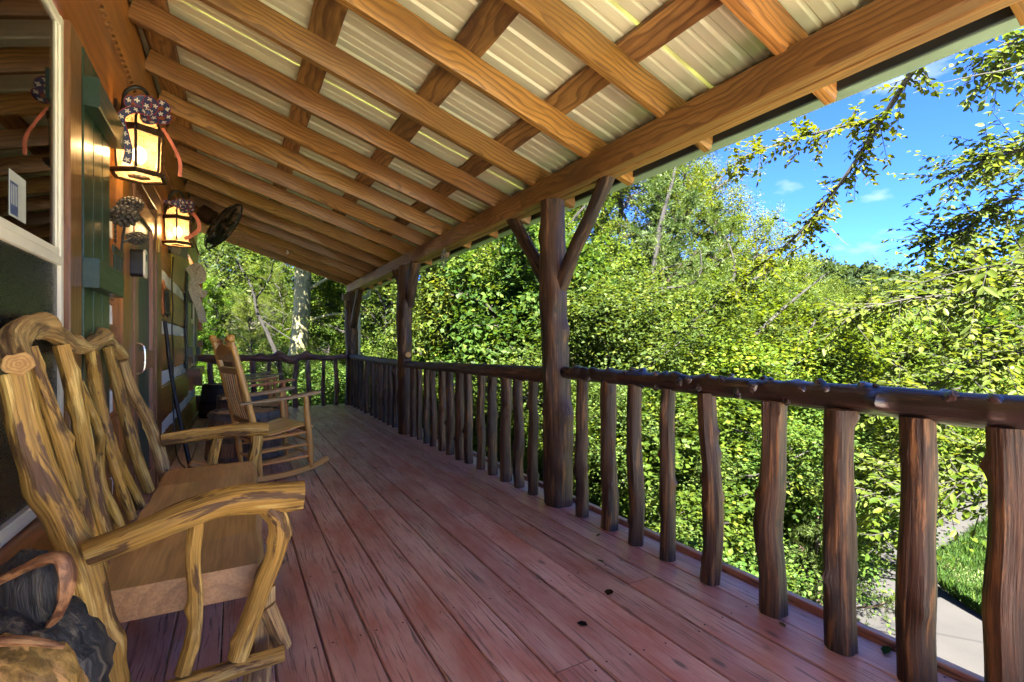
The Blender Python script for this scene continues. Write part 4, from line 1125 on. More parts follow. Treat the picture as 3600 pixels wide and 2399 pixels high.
# ------------------------------------------------------------------ half barrels used as tables
def barrel(loc, r0, r1, h, label, stave, hoop, rim=False):
    t = thing('half_barrel', loc, label, 'barrel', 'half barrels between the rocking chairs')
    ns = 20
    zs = [0, 0.25 * h, 0.5 * h, 0.75 * h, h]
    rz_ = [r0, r0 - 0.06 * (r0 - r1), r0 - 0.28 * (r0 - r1), r0 - 0.60 * (r0 - r1), r1]
    for k in range(ns):
        a0, a1 = 2 * math.pi * (k + 0.03) / ns, 2 * math.pi * (k + 0.97) / ns
        V, G = [], []
        for z, r in zip(zs, rz_):
            for (a, d) in ((a0, 0), ((a0 + a1) / 2, 0.003), (a1, 0), (a1, -0.024), (a0, -0.024)):
                V.append(((r + d) * math.cos(a), (r + d) * math.sin(a), z)); G.append((r * (a - a0), d, z))
        F = [(i * 5 + q, i * 5 + (q + 1) % 5, i * 5 + 5 + (q + 1) % 5, i * 5 + 5 + q) for i in range(4) for q in range(5)] + [(4, 3, 2, 1, 0), tuple(20 + q for q in range(5))]
        put('stave', (np.array(V), F, np.array(G), [0] * len(F)), M[stave], t, world=False)
    def hoop_at(f0, f1):
        pr = []
        for f in np.linspace(f0, f1, 4):
            pr.append((np.interp(f * h, zs, rz_) + 0.0065, f * h))
        pr += [(pr[-1][0] - 0.004, pr[-1][1])]
        put('hoop', lathe(pr, (0, 0, 0), seg=40, cap=False), M[hoop], t, world=False)
    for f0, f1 in ((0.03, 0.12), (0.40, 0.50), (0.86, 0.985)): hoop_at(f0, f1)
    for k in range(5):
        wd = 2 * (r1 - 0.03) / 5
        y0 = -(r1 - 0.03) + k * wd
        hl = math.sqrt(max(0.01, (r1 - 0.026) ** 2 - max(abs(y0), abs(y0 + wd)) ** 2 * 0.80))
        put('lid_board', board((-hl, y0 + wd / 2, h - 0.022), (hl, y0 + wd / 2, h - 0.022), wd - 0.003, 0.022, (0, 0, 1)), M['barrel_top'], t, world=False)
    return t
barrel((0.10, 5.58, 0), 0.355, 0.315, 0.455, 'weathered half barrel table with grey steel hoops beside the nearest rocking chair', 'stave', 'hoop')
barrel((0.10, 7.18, 0), 0.33, 0.295, 0.47, 'half barrel table between the two farther rocking chairs', 'stave', 'hoop')
barrel((-0.22, 8.92, 0), 0.27, 0.215, 0.50, 'dark half barrel in the far corner by the cabin wall', 'stave_dark', 'hoop_dark')
# a string with a bead hanging from the near chair's back rail
tag(put('hanging_string', cat_geo(tube([(0.03, 4.86, 0.42), (0.028, 4.862, 0.34), (0.03, 4.86, 0.27)], [0.003], 6, 6, rough=0), blob((0.03, 4.86, 0.262), 0.009, seg=8, rings=6)), M['rope']), 'thin pale string with a bead hanging under the nearest rocking chair', 'string')

# ------------------------------------------------------------------ carved bear
bear = thing('carved_bear', (-0.37, 1.13, 0), 'chainsaw-carved wooden black bear at the bottom left corner', 'carved bear')
ax = np.array([(0.93, 0.37, 0.0), (-0.33, 0.83, 0.45), (0.17, -0.42, 0.89)])      # right, back, up of the head, looking up at the viewer
def bp(l): return np.array((-0.385, 1.15, 0.535)) + l[0] * ax[0] + l[1] * ax[1] + l[2] * ax[2]
put('body', tube([(-0.37, 1.17, 0.0), (-0.37, 1.17, 0.06), (-0.37, 1.17, 0.22), (-0.375, 1.16, 0.40), (-0.38, 1.16, 0.50)], [0.135, 0.150, 0.160, 0.140, 0.105], 26, 26, 4, rough=0.10, flute=0.03, nf=9), M['bear_black'], bear)
put('head', blob((-0.372, 1.205, 0.470), (0.165, 0.150, 0.175), 5, 0.10, 5.0, 34, 24), M['bear_black'], bear)
put('face', blob((-0.345, 1.110, 0.470), (0.120, 0.105, 0.150), 6, 0.10, 5.0, 30, 20), M['bear_tan'], bear)
put('muzzle', blob((-0.330, 1.010, 0.500), (0.058, 0.050, 0.070), 7, 0.10, 4.0, 22, 14), M['bear_tan'], bear)
put('nose', blob((-0.318, 0.972, 0.565), (0.030, 0.022, 0.020), 8, 0.08, 3.0, 16, 10), M['bear_nose'], bear)
put('brow', tube([(-0.400, 1.100, 0.622), (-0.345, 1.075, 0.634), (-0.290, 1.062, 0.628), (-0.245, 1.065, 0.604)], [0.010, 0.012, 0.011, 0.006], 10, 18, 3, 0.15, flat=(0.55, 1.0)), M['bear_rim'], bear)
for ex in (-0.375, -0.290):
    put('eye', blob((ex, 1.018, 0.560), 0.012, seg=12, rings=8), M['plastic_black'], bear)
for mir in (0, 1):
    rim = [(-0.386, 1.206, 0.672), (-0.347, 1.184, 0.694), (-0.312, 1.165, 0.713), (-0.277, 1.145, 0.728), (-0.262, 1.137, 0.722), (-0.256, 1.133, 0.690), (-0.261, 1.136, 0.655), (-0.274, 1.149, 0.622), (-0.288, 1.162, 0.600)]
    inn = np.array((-0.322, 1.196, 0.655))
    axe = np.array([(0.85, -0.50, 0.15), (0.50, 0.86, 0.0), (-0.10, 0.10, 0.99)])
    if mir:      # the other ear, past the picture edge
        rim = [(-0.80 - p[0] + 0.02, p[1] + 0.05, p[2]) for p in rim]; inn = np.array((-0.80 + 0.322 + 0.02, 1.246, 0.655))
        axe = np.array([(0.85, 0.50, 0.0), (-0.50, 0.86, 0.0), (0, 0, 1.0)])
    put('ear', blob(inn, (0.068, 0.030, 0.075), 9, 0.14, 5, 22, 16, axe), M['bear_black'], bear)
    put('ear_rim', tube(rim, [0.009, 0.011, 0.013, 0.014, 0.014, 0.012, 0.010, 0.008], 12, 44, 8, 0.25, flat=(0.7, 1.0), rfreq=22), M['bear_rim'], bear)
for s_ in (-1, 1):
    put('arm', tube([(-0.37 + 0.12 * s_, 1.10, 0.36), (-0.37 + 0.15 * s_, 1.02, 0.26), (-0.37 + 0.07 * s_, 0.985, 0.18)], [0.052, 0.046, 0.040], 14, 16, 5 + s_, 0.1), M['bear_black'], bear)
    put('foot', blob((-0.37 + 0.10 * s_, 1.01, 0.045), (0.055, 0.085, 0.050), 12, 0.1, 4, 16, 12), M['bear_black'], bear)

# ================================================================== THINGS ON THE WALL
def lantern(cy, label):
    cx, z0, z1 = -0.425, 1.962, 2.175
    t = thing('wall_lantern', (cx, cy, z0), label, 'lantern', 'lanterns either side of the door')
    BR = M['bronze']
    def hexa(r, z, rot=0.0): return [np.array((cx + r * math.cos(rot + k * math.pi / 3), cy + r * math.sin(rot + k * math.pi / 3), z)) for k in range(6)]
    rot = R(30)
    put('back_plate', cat_geo(lathe([(0.030, -0.004), (0.055, 0.0), (0.055, 0.012), (0.035, 0.022), (0.018, 0.030)], (WX + 0.036, cy, 2.20), (1, 0, 0), 20), box(WX + 0.028, WX + 0.042, cy - 0.035, cy + 0.035, 2.10, 2.32, 0.006, 'z')), BR, t)
    put('arm', tube([(WX + 0.045, cy, 2.235), (-0.49, cy - 0.004, 2.30), (-0.480, cy - 0.006, 2.37), (-0.445, cy, 2.408), (-0.405, cy, 2.405), (-0.385, cy, 2.36), (-0.40, cy, 2.315), (-0.425, cy, 2.290)], [0.010, 0.010, 0.010, 0.010, 0.010, 0.009, 0.008, 0.008], 10, 40, rough=0), M['black'], t)
    put('arm_scroll', tube([(WX + 0.045, cy, 2.17), (-0.475, cy, 2.20), (-0.455, cy, 2.25), (-0.475, cy, 2.285), (-0.50, cy, 2.27)], [0.006], 8, 24, rough=0), M['black'], t)
    top, bot, fl = hexa(0.104, z1, rot), hexa(0.096, z0 + 0.02, rot), hexa(0.118, z0, rot)
    for k in range(6):
        k2 = (k + 1) % 6
        put('corner_bar', tube([bot[k], top[k]], [0.0065], 6, 2, rough=0), BR, t)
        mid = (top[k] + top[k2]) / 2 - np.array((cx, cy, z1)); mid[2] = 0; mid /= np.linalg.norm(mid)
        put('top_band', board(top[k] + mid * 0.006, top[k2] + mid * 0.006, 0.012, 0.034, (0, 0, 1), 0.002), BR, t)
        put('bottom_band', sweep([fl[k], fl[k2]], rect(0.020, 0.022, 0.004), (0, 0, 1)), BR, t)
        q = [bot[k] * 0.985 + np.array((cx, cy, bot[k][2])) * 0.015, bot[k2] * 0.985 + np.array((cx, cy, bot[k][2])) * 0.015, top[k2] * 0.985 + np.array((cx, cy, z1)) * 0.015, top[k] * 0.985 + np.array((cx, cy, z1)) * 0.015]
        put('pane', (np.array(q), [(0, 1, 2, 3)], np.array(q), [0]), M['lglass'], t, smooth=0)
        fb = [fl[k], fl[k2], fl[k2] * 0.45 + np.array((cx, cy, z0 - 0.012)) * 0.55, fl[k] * 0.45 + np.array((cx, cy, z0 - 0.012)) * 0.55]
        put('bottom_pane', (np.array(fb), [(0, 1, 2, 3)], np.array(fb), [0]), M['lglass'], t, smooth=0)
        # dome rib and dome glass
        rr = [(0.104, z1 + 0.012), (0.098, z1 + 0.040), (0.078, z1 + 0.072), (0.045, z1 + 0.096), (0.012, z1 + 0.108)]
        a0, a1 = rot + k * math.pi / 3, rot + k2 * math.pi / 3
        put('dome_rib', tube([(cx + r * math.cos(a0), cy + r * math.sin(a0), z) for r, z in rr], [0.006], 6, 14, rough=0), BR, t)
        V = []
        for r, z in rr:
            for a in (a0, a0 + math.pi / 3): V.append((cx + (r - 0.004) * math.cos(a), cy + (r - 0.004) * math.sin(a), z))
        put('dome_pane', (np.array(V), [(2 * i, 2 * i + 1, 2 * i + 3, 2 * i + 2) for i in range(4)], np.array(V), [0] * 4), M['lglass'], t)
    put('finial', lathe([(0.020, 0.0), (0.016, 0.010), (0.008, 0.016), (0.012, 0.026), (0.006, 0.036)], (cx, cy, z1 + 0.104), seg=12), M['black'], t)
    put('socket', lathe([(0.016, 0.0), (0.016, 0.05), (0.013, 0.06)], (cx, cy, z0 + 0.002), seg=12), M['vinyl'], t)
    put('bulb', blob((cx, cy, z0 + 0.105), (0.030, 0.030, 0.042), seg=16, rings=12, amp=0), M['bulb'], t)
    ld = bpy.data.lights.new('lantern_light', 'POINT')
    ld.energy = 3.2; ld.color = (1.0, 0.66, 0.30); ld.shadow_soft_size = 0.035
    lo = bpy.data.objects.new('lantern_light', ld); COL.objects.link(lo)
    lo.parent = t; lo.location = (0.0, 0.0, 0.105)
    return t
lantern(3.10, 'lit bronze hexagonal wall lantern on the near side of the screen door')
lantern(5.03, 'lit bronze hexagonal wall lantern on the far side of the screen door')

def bow(cy, label, tails, flip):
    cx, cz = -0.385, 2.275
    t = thing('ribbon_bow', (cx, cy - 0.03, cz), label, 'ribbon bow', 'patriotic bows tied on the lanterns')
    c = np.array((cx, cy - 0.045, cz))
    def loop(d, ln, w_, sd):
        d = np.array(d, float); d /= np.linalg.norm(d)
        u = np.cross(d, (0, -1, 0.25)); u /= np.linalg.norm(u)
        nrm = np.cross(u, d)
        pts = [c, c + d * ln * 0.45 + u * w_, c + d * ln * 0.95 + u * w_ * 0.9, c + d * ln * 1.05, c + d * ln * 0.9 - u * w_ * 0.9, c + d * ln * 0.4 - u * w_ * 0.7, c]
        put('loop', ribbon(pts, 0.034, nrm, 0.25, 34), M['ribbon'], t)
    for d, ln, w_ in (((0.9, -0.2, 0.5), 0.088, 0.026), ((0.85, -0.35, -0.30), 0.095, 0.026), ((-0.8, -0.3, 0.30), 0.080, 0.024), ((0.25, -0.5, -0.8), 0.070, 0.022), ((-0.45, -0.2, 0.85), 0.062, 0.02), ((0.35, -0.6, 0.7), 0.066, 0.02)):
        loop(d, ln * flip, w_ * flip, 0)
    put('knot', blob(c, (0.020, 0.018, 0.020), 3, 0.2, 5, 12, 8), M['ribbon'], t)
    for pts, wd, mat in tails:
        put('tail', ribbon([np.array((cx, cy, cz)) + np.array(p) for p in pts], wd, (0.3, -0.9, 0.2), 0.0, 36), M[mat], t)
    return t
bow(3.10, 'navy star-print ribbon bow with long tails on the near lantern', [
    ([(0, -0.05, 0), (-0.05, -0.10, -0.02), (-0.095, -0.115, -0.07), (-0.08, -0.12, -0.15), (-0.065, -0.115, -0.23), (-0.075, -0.115, -0.29)], 0.034, 'ribbon'),
    ([(0.06, -0.03, -0.06), (0.10, -0.03, -0.13), (0.135, -0.04, -0.22), (0.135, -0.045, -0.30)], 0.016, 'ribbon_red')], 1.0)
bow(5.03, 'navy star-print ribbon bow on the far lantern with a curled coral tail', [
    ([(0, -0.05, 0), (-0.06, -0.08, 0.01), (-0.13, -0.09, 0.02)], 0.034, 'ribbon'),
    ([(0.06, -0.04, -0.03), (0.105, -0.06, -0.10), (0.115, -0.06, -0.18), (0.06, -0.10, -0.25), (0.015, -0.115, -0.28)], 0.030, 'ribbon_red')], 0.8)

# wall fan
fan = thing('wall_fan', (WX, 6.0, 2.38), 'black caged wall fan tilted out under the rafters behind the far lantern', 'fan')
fa = np.array((0.82, -0.10, -0.56)); fa /= np.linalg.norm(fa)
fc_ = np.array((-0.105, 5.93, 2.345))
fu = np.cross(fa, (0, 1, 0)); fu /= np.linalg.norm(fu); fv = np.cross(fa, fu)
put('motor', lathe([(0.02, -0.26), (0.075, -0.25), (0.085, -0.20), (0.085, -0.12), (0.060, -0.10), (0.058, -0.03), (0.03, -0.02)], fc_, fa, 20), M['bronze'], fan)
put('bracket', cat_geo(box(WX + 0.002, WX + 0.03, 5.92, 6.08, 2.30, 2.46, 0.005, 'z'), tube([(WX + 0.02, 6.0, 2.38), (-0.42, 5.98, 2.40), tuple(fc_ - fa * 0.18)], [0.018], 10, 10, rough=0)), M['black'], fan)
cg = []
RC = 0.285
def ringp(r, off, n=40): return [fc_ + fa * off + (fu * math.cos(a) + fv * math.sin(a)) * r for a in np.linspace(0, 2 * math.pi, n)]
for r, off in ((RC, 0.0), (RC * 0.72, 0.052), (RC * 0.42, 0.072), (0.06, 0.08), (RC * 0.72, -0.045), (RC * 0.42, -0.06)):
    cg.append(tube(ringp(r, off), [0.0035], 5, 40, rough=0, caps=False))
cg.append(tube(ringp(RC, 0.012), [0.007], 6, 40, rough=0, caps=False))
for k in range(48):
    a = 2 * math.pi * k / 48
    e = fu * math.cos(a) + fv * math.sin(a)
    cg.append(tube([fc_ + fa * 0.08 + e * 0.05, fc_ + fa * 0.066 + e * RC * 0.5, fc_ + fa * 0.045 + e * RC * 0.8, fc_ + e * RC, fc_ - fa * 0.045 + e * RC * 0.8, fc_ - fa * 0.062 + e * RC * 0.42], [0.0022], 4, 10, rough=0, caps=False))
put('cage', cat_geo(*cg), M['black'], fan)
for k in range(4):
    a = k * math.pi / 2 + 0.4
    e = fu * math.cos(a) + fv * math.sin(a); g_ = np.cross(fa, e)
    V = [fc_ + e * r + g_ * s * wd + fa * s * 0.03 for r, wd in ((0.03, 0.02), (0.12, 0.06), (0.20, 0.075), (0.235, 0.05)) for s in (-1, 1)]
    o = put('blade', (np.array(V), [(0, 1, 3, 2), (2, 3, 5, 4), (4, 5, 7, 6)], np.array(V), [0] * 3), M['black'], fan)
    o.modifiers.new('thick', 'SOLIDIFY').thickness = 0.003
put('hub', lathe([(0.01, 0.06), (0.045, 0.055), (0.045, -0.02)], fc_, fa, 16), M['bronze'], fan)

# lock box on the jamb
lb = thing('lock_box', (WX + 0.06, 3.54, 1.53), 'black and cream lock box fixed to the left door jamb', 'lock box')
put('front', sweep([(WX + 0.028, 3.535, 1.575), (WX + 0.088, 3.535, 1.575)], rect(0.080, 0.155, 0.014), (0, 0, 1)), M['plastic_black'], lb)
put('shell', sweep([(WX + 0.0885, 3.545, 1.575), (WX + 0.098, 3.545, 1.575)], rect(0.088, 0.160, 0.016), (0, 0, 1)), M['plastic_cream'], lb)
put('sensor', box(WX + 0.098, WX + 0.1005, 3.535, 3.560, 1.59, 1.63, 0.002, 'z'), M['plastic_black'], lb)

# pine cone hanger with an iron plaque
pc = thing('pine_cone_hanger', (WX + 0.05, 3.10, 1.40), 'dark iron pine cone hanging with a cut-out plaque left of the door', 'wall hanging')
def cone(c, axis, ln, rd, seed):
    axis = np.array(axis, float); axis /= np.linalg.norm(axis)
    gs = [tube([np.array(c) - axis * ln * 0.42, np.array(c), np.array(c) + axis * ln * 0.42], [rd * 0.3, rd * 0.7, rd * 0.35], 10, 8, rough=0)]
    u = np.cross(axis, (0, 0, 1)); u = u / (np.linalg.norm(u) + 1e-6); v_ = np.cross(axis, u)
    gs2 = []
    for k in range(64):
        t_ = (k + 0.5) / 64
        a = k * 2.39996
        r = rd * math.sin(math.pi * (0.12 + 0.80 * t_)) ** 0.8
        p = np.array(c) + axis * (t_ - 0.5) * ln + (u * math.cos(a) + v_ * math.sin(a)) * r
        gs2.append(blob(p, (rd * 0.25, rd * 0.25, rd * 0.22), seg=6, rings=5, amp=0))
    return cat_geo(*gs, *gs2)
for k, (c, axn, ln, rd) in enumerate((((WX + 0.075, 3.03, 1.735), (0.4, 0.5, 0.15), 0.12, 0.046), ((WX + 0.095, 3.07, 1.80), (0.8, 0.3, 0.4), 0.10, 0.038), ((WX + 0.11, 3.16, 1.655), (0.9, 0.2, 0.1), 0.085, 0.030))):
    put('pine_cone', cone(c, axn, ln, rd, k), M['cone'], pc)
put('stem', cat_geo(tube([(WX + 0.08, 3.05, 1.72), (WX + 0.06, 3.10, 1.66), (WX + 0.05, 3.12, 1.58)], [0.006], 6, 10, rough=0), tube([(WX + 0.10, 3.14, 1.66), (WX + 0.06, 3.11, 1.62)], [0.005], 6, 6, rough=0)), M['dark_iron'], pc)
put('chain', cat_geo(*[blob((WX + 0.042, 3.02 + 0.0015 * k, 1.72 - 0.022 * k), (0.006, 0.008, 0.011), seg=8, rings=6, amp=0) for k in range(6)], *[blob((WX + 0.042, 3.19, 1.66 - 0.022 * k), (0.006, 0.008, 0.011), seg=8, rings=6, amp=0) for k in range(6)]), M['dark_iron'], pc)
put('plaque', cat_geo(box(WX + 0.036, WX + 0.044, 2.985, 3.235, 1.545, 1.585, 0.003), box(WX + 0.036, WX + 0.044, 2.985, 3.235, 1.40, 1.44, 0.003),
    *[box(WX + 0.037, WX + 0.043, 3.0 + 0.030 * k, 3.0 + 0.030 * k + (0.013 if k % 3 else 0.020), 1.438, 1.548, 0.002, 'z') for k in range(8)],
    lathe([(0.028, 0.0), (0.028, 0.007)], (WX + 0.0365, 3.03, 1.395), (1, 0, 0), 14), lathe([(0.022, 0.0), (0.022, 0.007)], (WX + 0.0365, 3.18, 1.39), (1, 0, 0), 14)), M['plaque'], pc)

# cut-out animal plaque, tin strip, floodlight, cord, pole right of the door
cp = thing('animal_cutout', (WX + 0.03, 5.12, 1.36), 'rust-orange cut-out wall plaque with dark standing figures right of the door', 'wall hanging')
outl = [(-0.15, 0.0), (-0.10, -0.02), (0.05, 0.0), (0.16, -0.02), (0.20, 0.03), (0.17, 0.14), (0.10, 0.20), (0.02, 0.24), (-0.06, 0.25), (-0.13, 0.29), (-0.17, 0.25), (-0.19, 0.12)]
V = [(WX + 0.022, 5.12 + a, 1.36 + b) for a, b in outl] + [(WX + 0.034, 5.12 + a, 1.36 + b) for a, b in outl]
k_ = len(outl)
put('plate', (np.array(V), [tuple(range(k_ - 1, -1, -1)), tuple(range(k_, 2 * k_))] + [(i, (i + 1) % k_, k_ + (i + 1) % k_, k_ + i) for i in range(k_)], np.array(V), [0] * (k_ + 2)), M['rust'], cp)
for a in (-0.11, -0.04, 0.05):
    put('figure', cat_geo(blob((WX + 0.042, 5.12 + a, 1.49), (0.010, 0.030, 0.055), seg=12, rings=8), blob((WX + 0.042, 5.12 + a - 0.015, 1.555), (0.010, 0.022, 0.024), seg=10, rings=8), tube([(WX + 0.042, 5.12 + a - 0.015, 1.46), (WX + 0.042, 5.12 + a - 0.018, 1.38)], [0.009], 6, 3), tube([(WX + 0.042, 5.12 + a + 0.015, 1.46), (WX + 0.042, 5.12 + a + 0.018, 1.38)], [0.009], 6, 3)), M['dark_iron'], cp)
put('ground_scroll', tube([(WX + 0.042, 4.97, 1.36), (WX + 0.046, 5.05, 1.375), (WX + 0.042, 5.15, 1.355), (WX + 0.046, 5.25, 1.375), (WX + 0.042, 5.31, 1.38)], [0.010], 8, 24, 3, 0.2), M['dark_iron'], cp)
tag(put('thermometer', cat_geo(box(WX + 0.010, WX + 0.022, 5.72, 5.80, 1.42, 1.98, 0.005, 'z'), lathe([(0.036, 0), (0.036, 0.012)], (WX + 0.011, 5.76, 1.40), (1, 0, 0), 16)), M['yellow']), 'tall narrow yellow thermometer on the logs below the far lantern', 'thermometer')
fl = thing('floodlight', (WX, 5.62, 2.0), 'small grey floodlight box under the far lantern', 'floodlight')
put('housing', cat_geo(sweep([(WX + 0.05, 5.58, 2.005), (WX + 0.13, 5.56, 1.985)], rect(0.16, 0.11, 0.012), (0, 0, 1), scale=[0.75, 1.0])), M['grey_plastic'], fl)
put('mount', cat_geo(lathe([(0.045, 0.0), (0.045, 0.03), (0.02, 0.05)], (WX + 0.004, 5.60, 2.01), (1, 0, 0), 16)), M['plastic_black'], fl)
tag(put('power_cord', tube([(WX + 0.03, 5.70, 1.95), (WX + 0.024, 5.66, 1.7), (WX + 0.026, 5.72, 1.45), (WX + 0.024, 5.67, 1.25), (WX + 0.028, 5.74, 1.0), (WX + 0.026, 5.73, 0.7), (WX + 0.035, 5.70, 0.4), (WX + 0.055, 5.66, 0.1), (WX + 0.10, 5.5, 0.012), (WX + 0.16, 5.2, 0.012), (WX + 0.10, 4.95, 0.012), (WX + 0.17, 4.8, 0.012)], [0.0065], 7, 90, rough=0), M['black']), 'thin black cord hanging down the log wall to the deck', 'cord')
tag(put('leaning_pole', tube([(WX + 0.24, 4.86, 0.0), (WX + 0.10, 4.96, 0.75), (WX + 0.035, 5.02, 1.30)], [0.017, 0.016, 0.015], 10, 8, rough=0), M['black']), 'black pole leaning against the wall right of the screen door', 'pole')
tag(put('grey_ribbon', cat_geo(
    ribbon([(WX + 0.10, 6.55, 1.98), (WX + 0.16, 6.52, 1.86), (WX + 0.14, 6.55, 1.72), (WX + 0.20, 6.58, 1.52), (WX + 0.235, 6.56, 1.36)], 0.10, (0.4, -0.8, 0.1), 0.5, 40),
    ribbon([(WX + 0.10, 6.55, 1.95), (WX + 0.19, 6.53, 1.98), (WX + 0.22, 6.52, 1.86), (WX + 0.14, 6.53, 1.80), (WX + 0.20, 6.56, 1.70), (WX + 0.27, 6.55, 1.68)], 0.09, (0.2, -0.9, 0.2), 0.8, 40)), M['burlap']), 'grey printed ribbon bow drooping from the wall by the far shutter', 'ribbon bow')
tag(put('window_sticker', cat_geo(box(WX + 0.0055, WX + 0.0065, 1.862, 1.985, 1.462, 1.590, 0.0002, 'z')), M['sticker']), 'pale sticker with a blue panel in the lower corner of the near window', 'sticker')
sk = bpy.data.objects['window_sticker']
put('print', cat_geo(box(WX + 0.0068, WX + 0.0072, 1.866, 1.922, 1.468, 1.560, 0.0001, 'z')), M['blue'], sk)
put('print_line', cat_geo(*[box(WX + 0.0068, WX + 0.0072, 1.932, 1.978 - 0.01 * (k % 2), 1.57 - 0.024 * k - 0.006, 1.57 - 0.024 * k, 0.0001) for k in range(4)], *[box(WX + 0.0075, WX + 0.0079, 1.872 + 0.012 * k, 1.876 + 0.012 * k, 1.495, 1.552, 0.0001, 'z') for k in range(4)]), M['sticker'], sk)

# ------------------------------------------------------------------ things hanging from the roof
ch = thing('wind_chime', (1.915, 4.63, 2.09), 'small oval wire wind spinner hanging from the eave beam', 'wind chime')
put('chain', tube([(1.85, 4.63, 2.15), (1.835, 4.63, 2.12), (1.832, 4.63, 2.06)], [0.0025], 5, 6, rough=0), M['chrome'], ch)
put('spinner', cat_geo(*[tube([np.array((1.832, 4.63, 1.975)) + np.array((0.0, 0.0, 0.0)) + np.array((math.sin(a) * r * 0.45 * math.cos(q), math.sin(a) * r * 0.45 * math.sin(q), math.cos(a) * r)) for a in np.linspace(0, 2 * math.pi, 22)], [0.0028], 5, 30, rough=0, caps=False) for r, q in ((0.085, 0.3), (0.080, 0.75), (0.075, 1.2), (0.062, 0.3))]), M['hoop'], ch)
tag(put('screw_hook', tube([(0.712, 8.41, 2.60), (0.712, 8.405, 2.575), (0.700, 8.40, 2.555), (0.712, 8.40, 2.532), (0.726, 8.40, 2.552), (0.716, 8.40, 2.572)], [0.005], 7, 24, rough=0), M['white']), 'small white ring hook under the rafters near the far end', 'hook')
fd = thing('bird_feeder', (1.77, 9.36, 1.80), 'small brown box feeder hung on the far corner post', 'bird feeder')
put('roof', box(1.715, 1.825, 9.30, 9.42, 1.93, 2.045, 0.006, 'z'), M['stave_dark'], fd)
put('tube', lathe([(0.026, 0.0), (0.026, 0.115)], (1.775, 9.36, 1.815), seg=14), M['lglass'], fd)
put('tray', lathe([(0.034, 0.0), (0.038, 0.014)], (1.775, 9.36, 1.80), seg=14), M['dark_iron'], fd)

# ================================================================== VEGETATION
def leafmesh(name, V, nper, faces, lv, mat):
    """V (n*nper,3): leaves of nper vertices, 'faces' the quads or triangles of one leaf"""
    n = len(V) // nper
    base = (np.arange(n) * nper)[:, None, None]
    F = (base + np.array(faces)[None]).reshape(-1, len(faces[0]))
    k = F.shape[1]
    me = bpy.data.meshes.new(name)
    me.vertices.add(len(V)); me.vertices.foreach_set('co', V.astype(np.float32).ravel())
    me.loops.add(F.size); me.loops.foreach_set('vertex_index', F.astype(np.int32).ravel())
    me.polygons.add(len(F)); me.polygons.foreach_set('loop_start', np.arange(0, F.size, k, dtype=np.int32))
    me.update(calc_edges=True)
    a = me.attributes.new('lv', 'FLOAT', 'POINT')
    a.data.foreach_set('value', np.repeat(lv, nper).astype(np.float32))
    me.materials.append(mat)
    return me


def leaf_verts(P, D, N, L, Wd, hi=False, fold=0.18, droop=0.12):
    D = unit(D); Sd = unit(np.cross(D, N)); N = np.cross(Sd, D)
    L = L[:, None]; Wd = Wd[:, None]
    tip = P + D * L - N * L * droop
    if not hi:
        m = P + D * L * 0.45
        return np.stack([P, m + Sd * Wd / 2 + N * L * fold * 0.4, tip, m - Sd * Wd / 2 + N * L * fold * 0.4], 1).reshape(-1, 3), 4, [(0, 1, 2), (0, 2, 3)]
    a = P + D * L * 0.28; b = P + D * L * 0.66 - N * L * droop * 0.35
    V = np.stack([P, a + Sd * Wd * 0.46 + N * L * fold * 0.3, b + Sd * Wd * 0.42 + N * L * fold * 0.3, tip, b - Sd * Wd * 0.42 + N * L * fold * 0.3, a - Sd * Wd * 0.46 + N * L * fold * 0.3], 1)
    return V.reshape(-1, 3), 6, [(0, 1, 2, 3), (0, 3, 4, 5)]

def twig_leaves(segs, per, L0, W0, rng, spread=0.5, jit=0.05, up=0.9, hi=False, lvmean=0.45, compound=False):
    """leaves set alternately along short twigs; segs (n,2,3)"""
    segs = np.asarray(segs, float)
    n = len(segs)
    t = np.tile(np.linspace(0.08, 1.0, per), n) + rng.normal(0, 0.03, n * per)
    A = np.repeat(segs[:, 0], per, 0); B = np.repeat(segs[:, 1], per, 0)
    d = unit(B - A)
    P = A + (B - A) * t[:, None] + rng.normal(0, jit, (n * per, 3))
    sd = unit(np.cross(d, np.array((0, 0, 1.0)) + rng.normal(0, 0.15, d.shape)))
    sg = np.where(np.arange(n * per) % 2 == 0, 1.0, -1.0)[:, None]
    D = d * 0.55 + sd * sg * 0.85 + rng.normal(0, spread, P.shape) * 0.6
    D[:, 2] -= 0.15
    N = np.array((0, 0, up)) + rng.normal(0, 0.45, P.shape)
    L = L0 * rng.uniform(0.65, 1.25, len(P)); Wd = W0 * rng.uniform(0.75, 1.2, len(P))
    lv = np.clip(np.repeat(rng.normal(lvmean, 0.18, n), per) + rng.normal(0, 0.12, len(P)), 0, 1)
    V, k, F = leaf_verts(P, D, N, L, Wd, hi)
    return V, k, F, lv

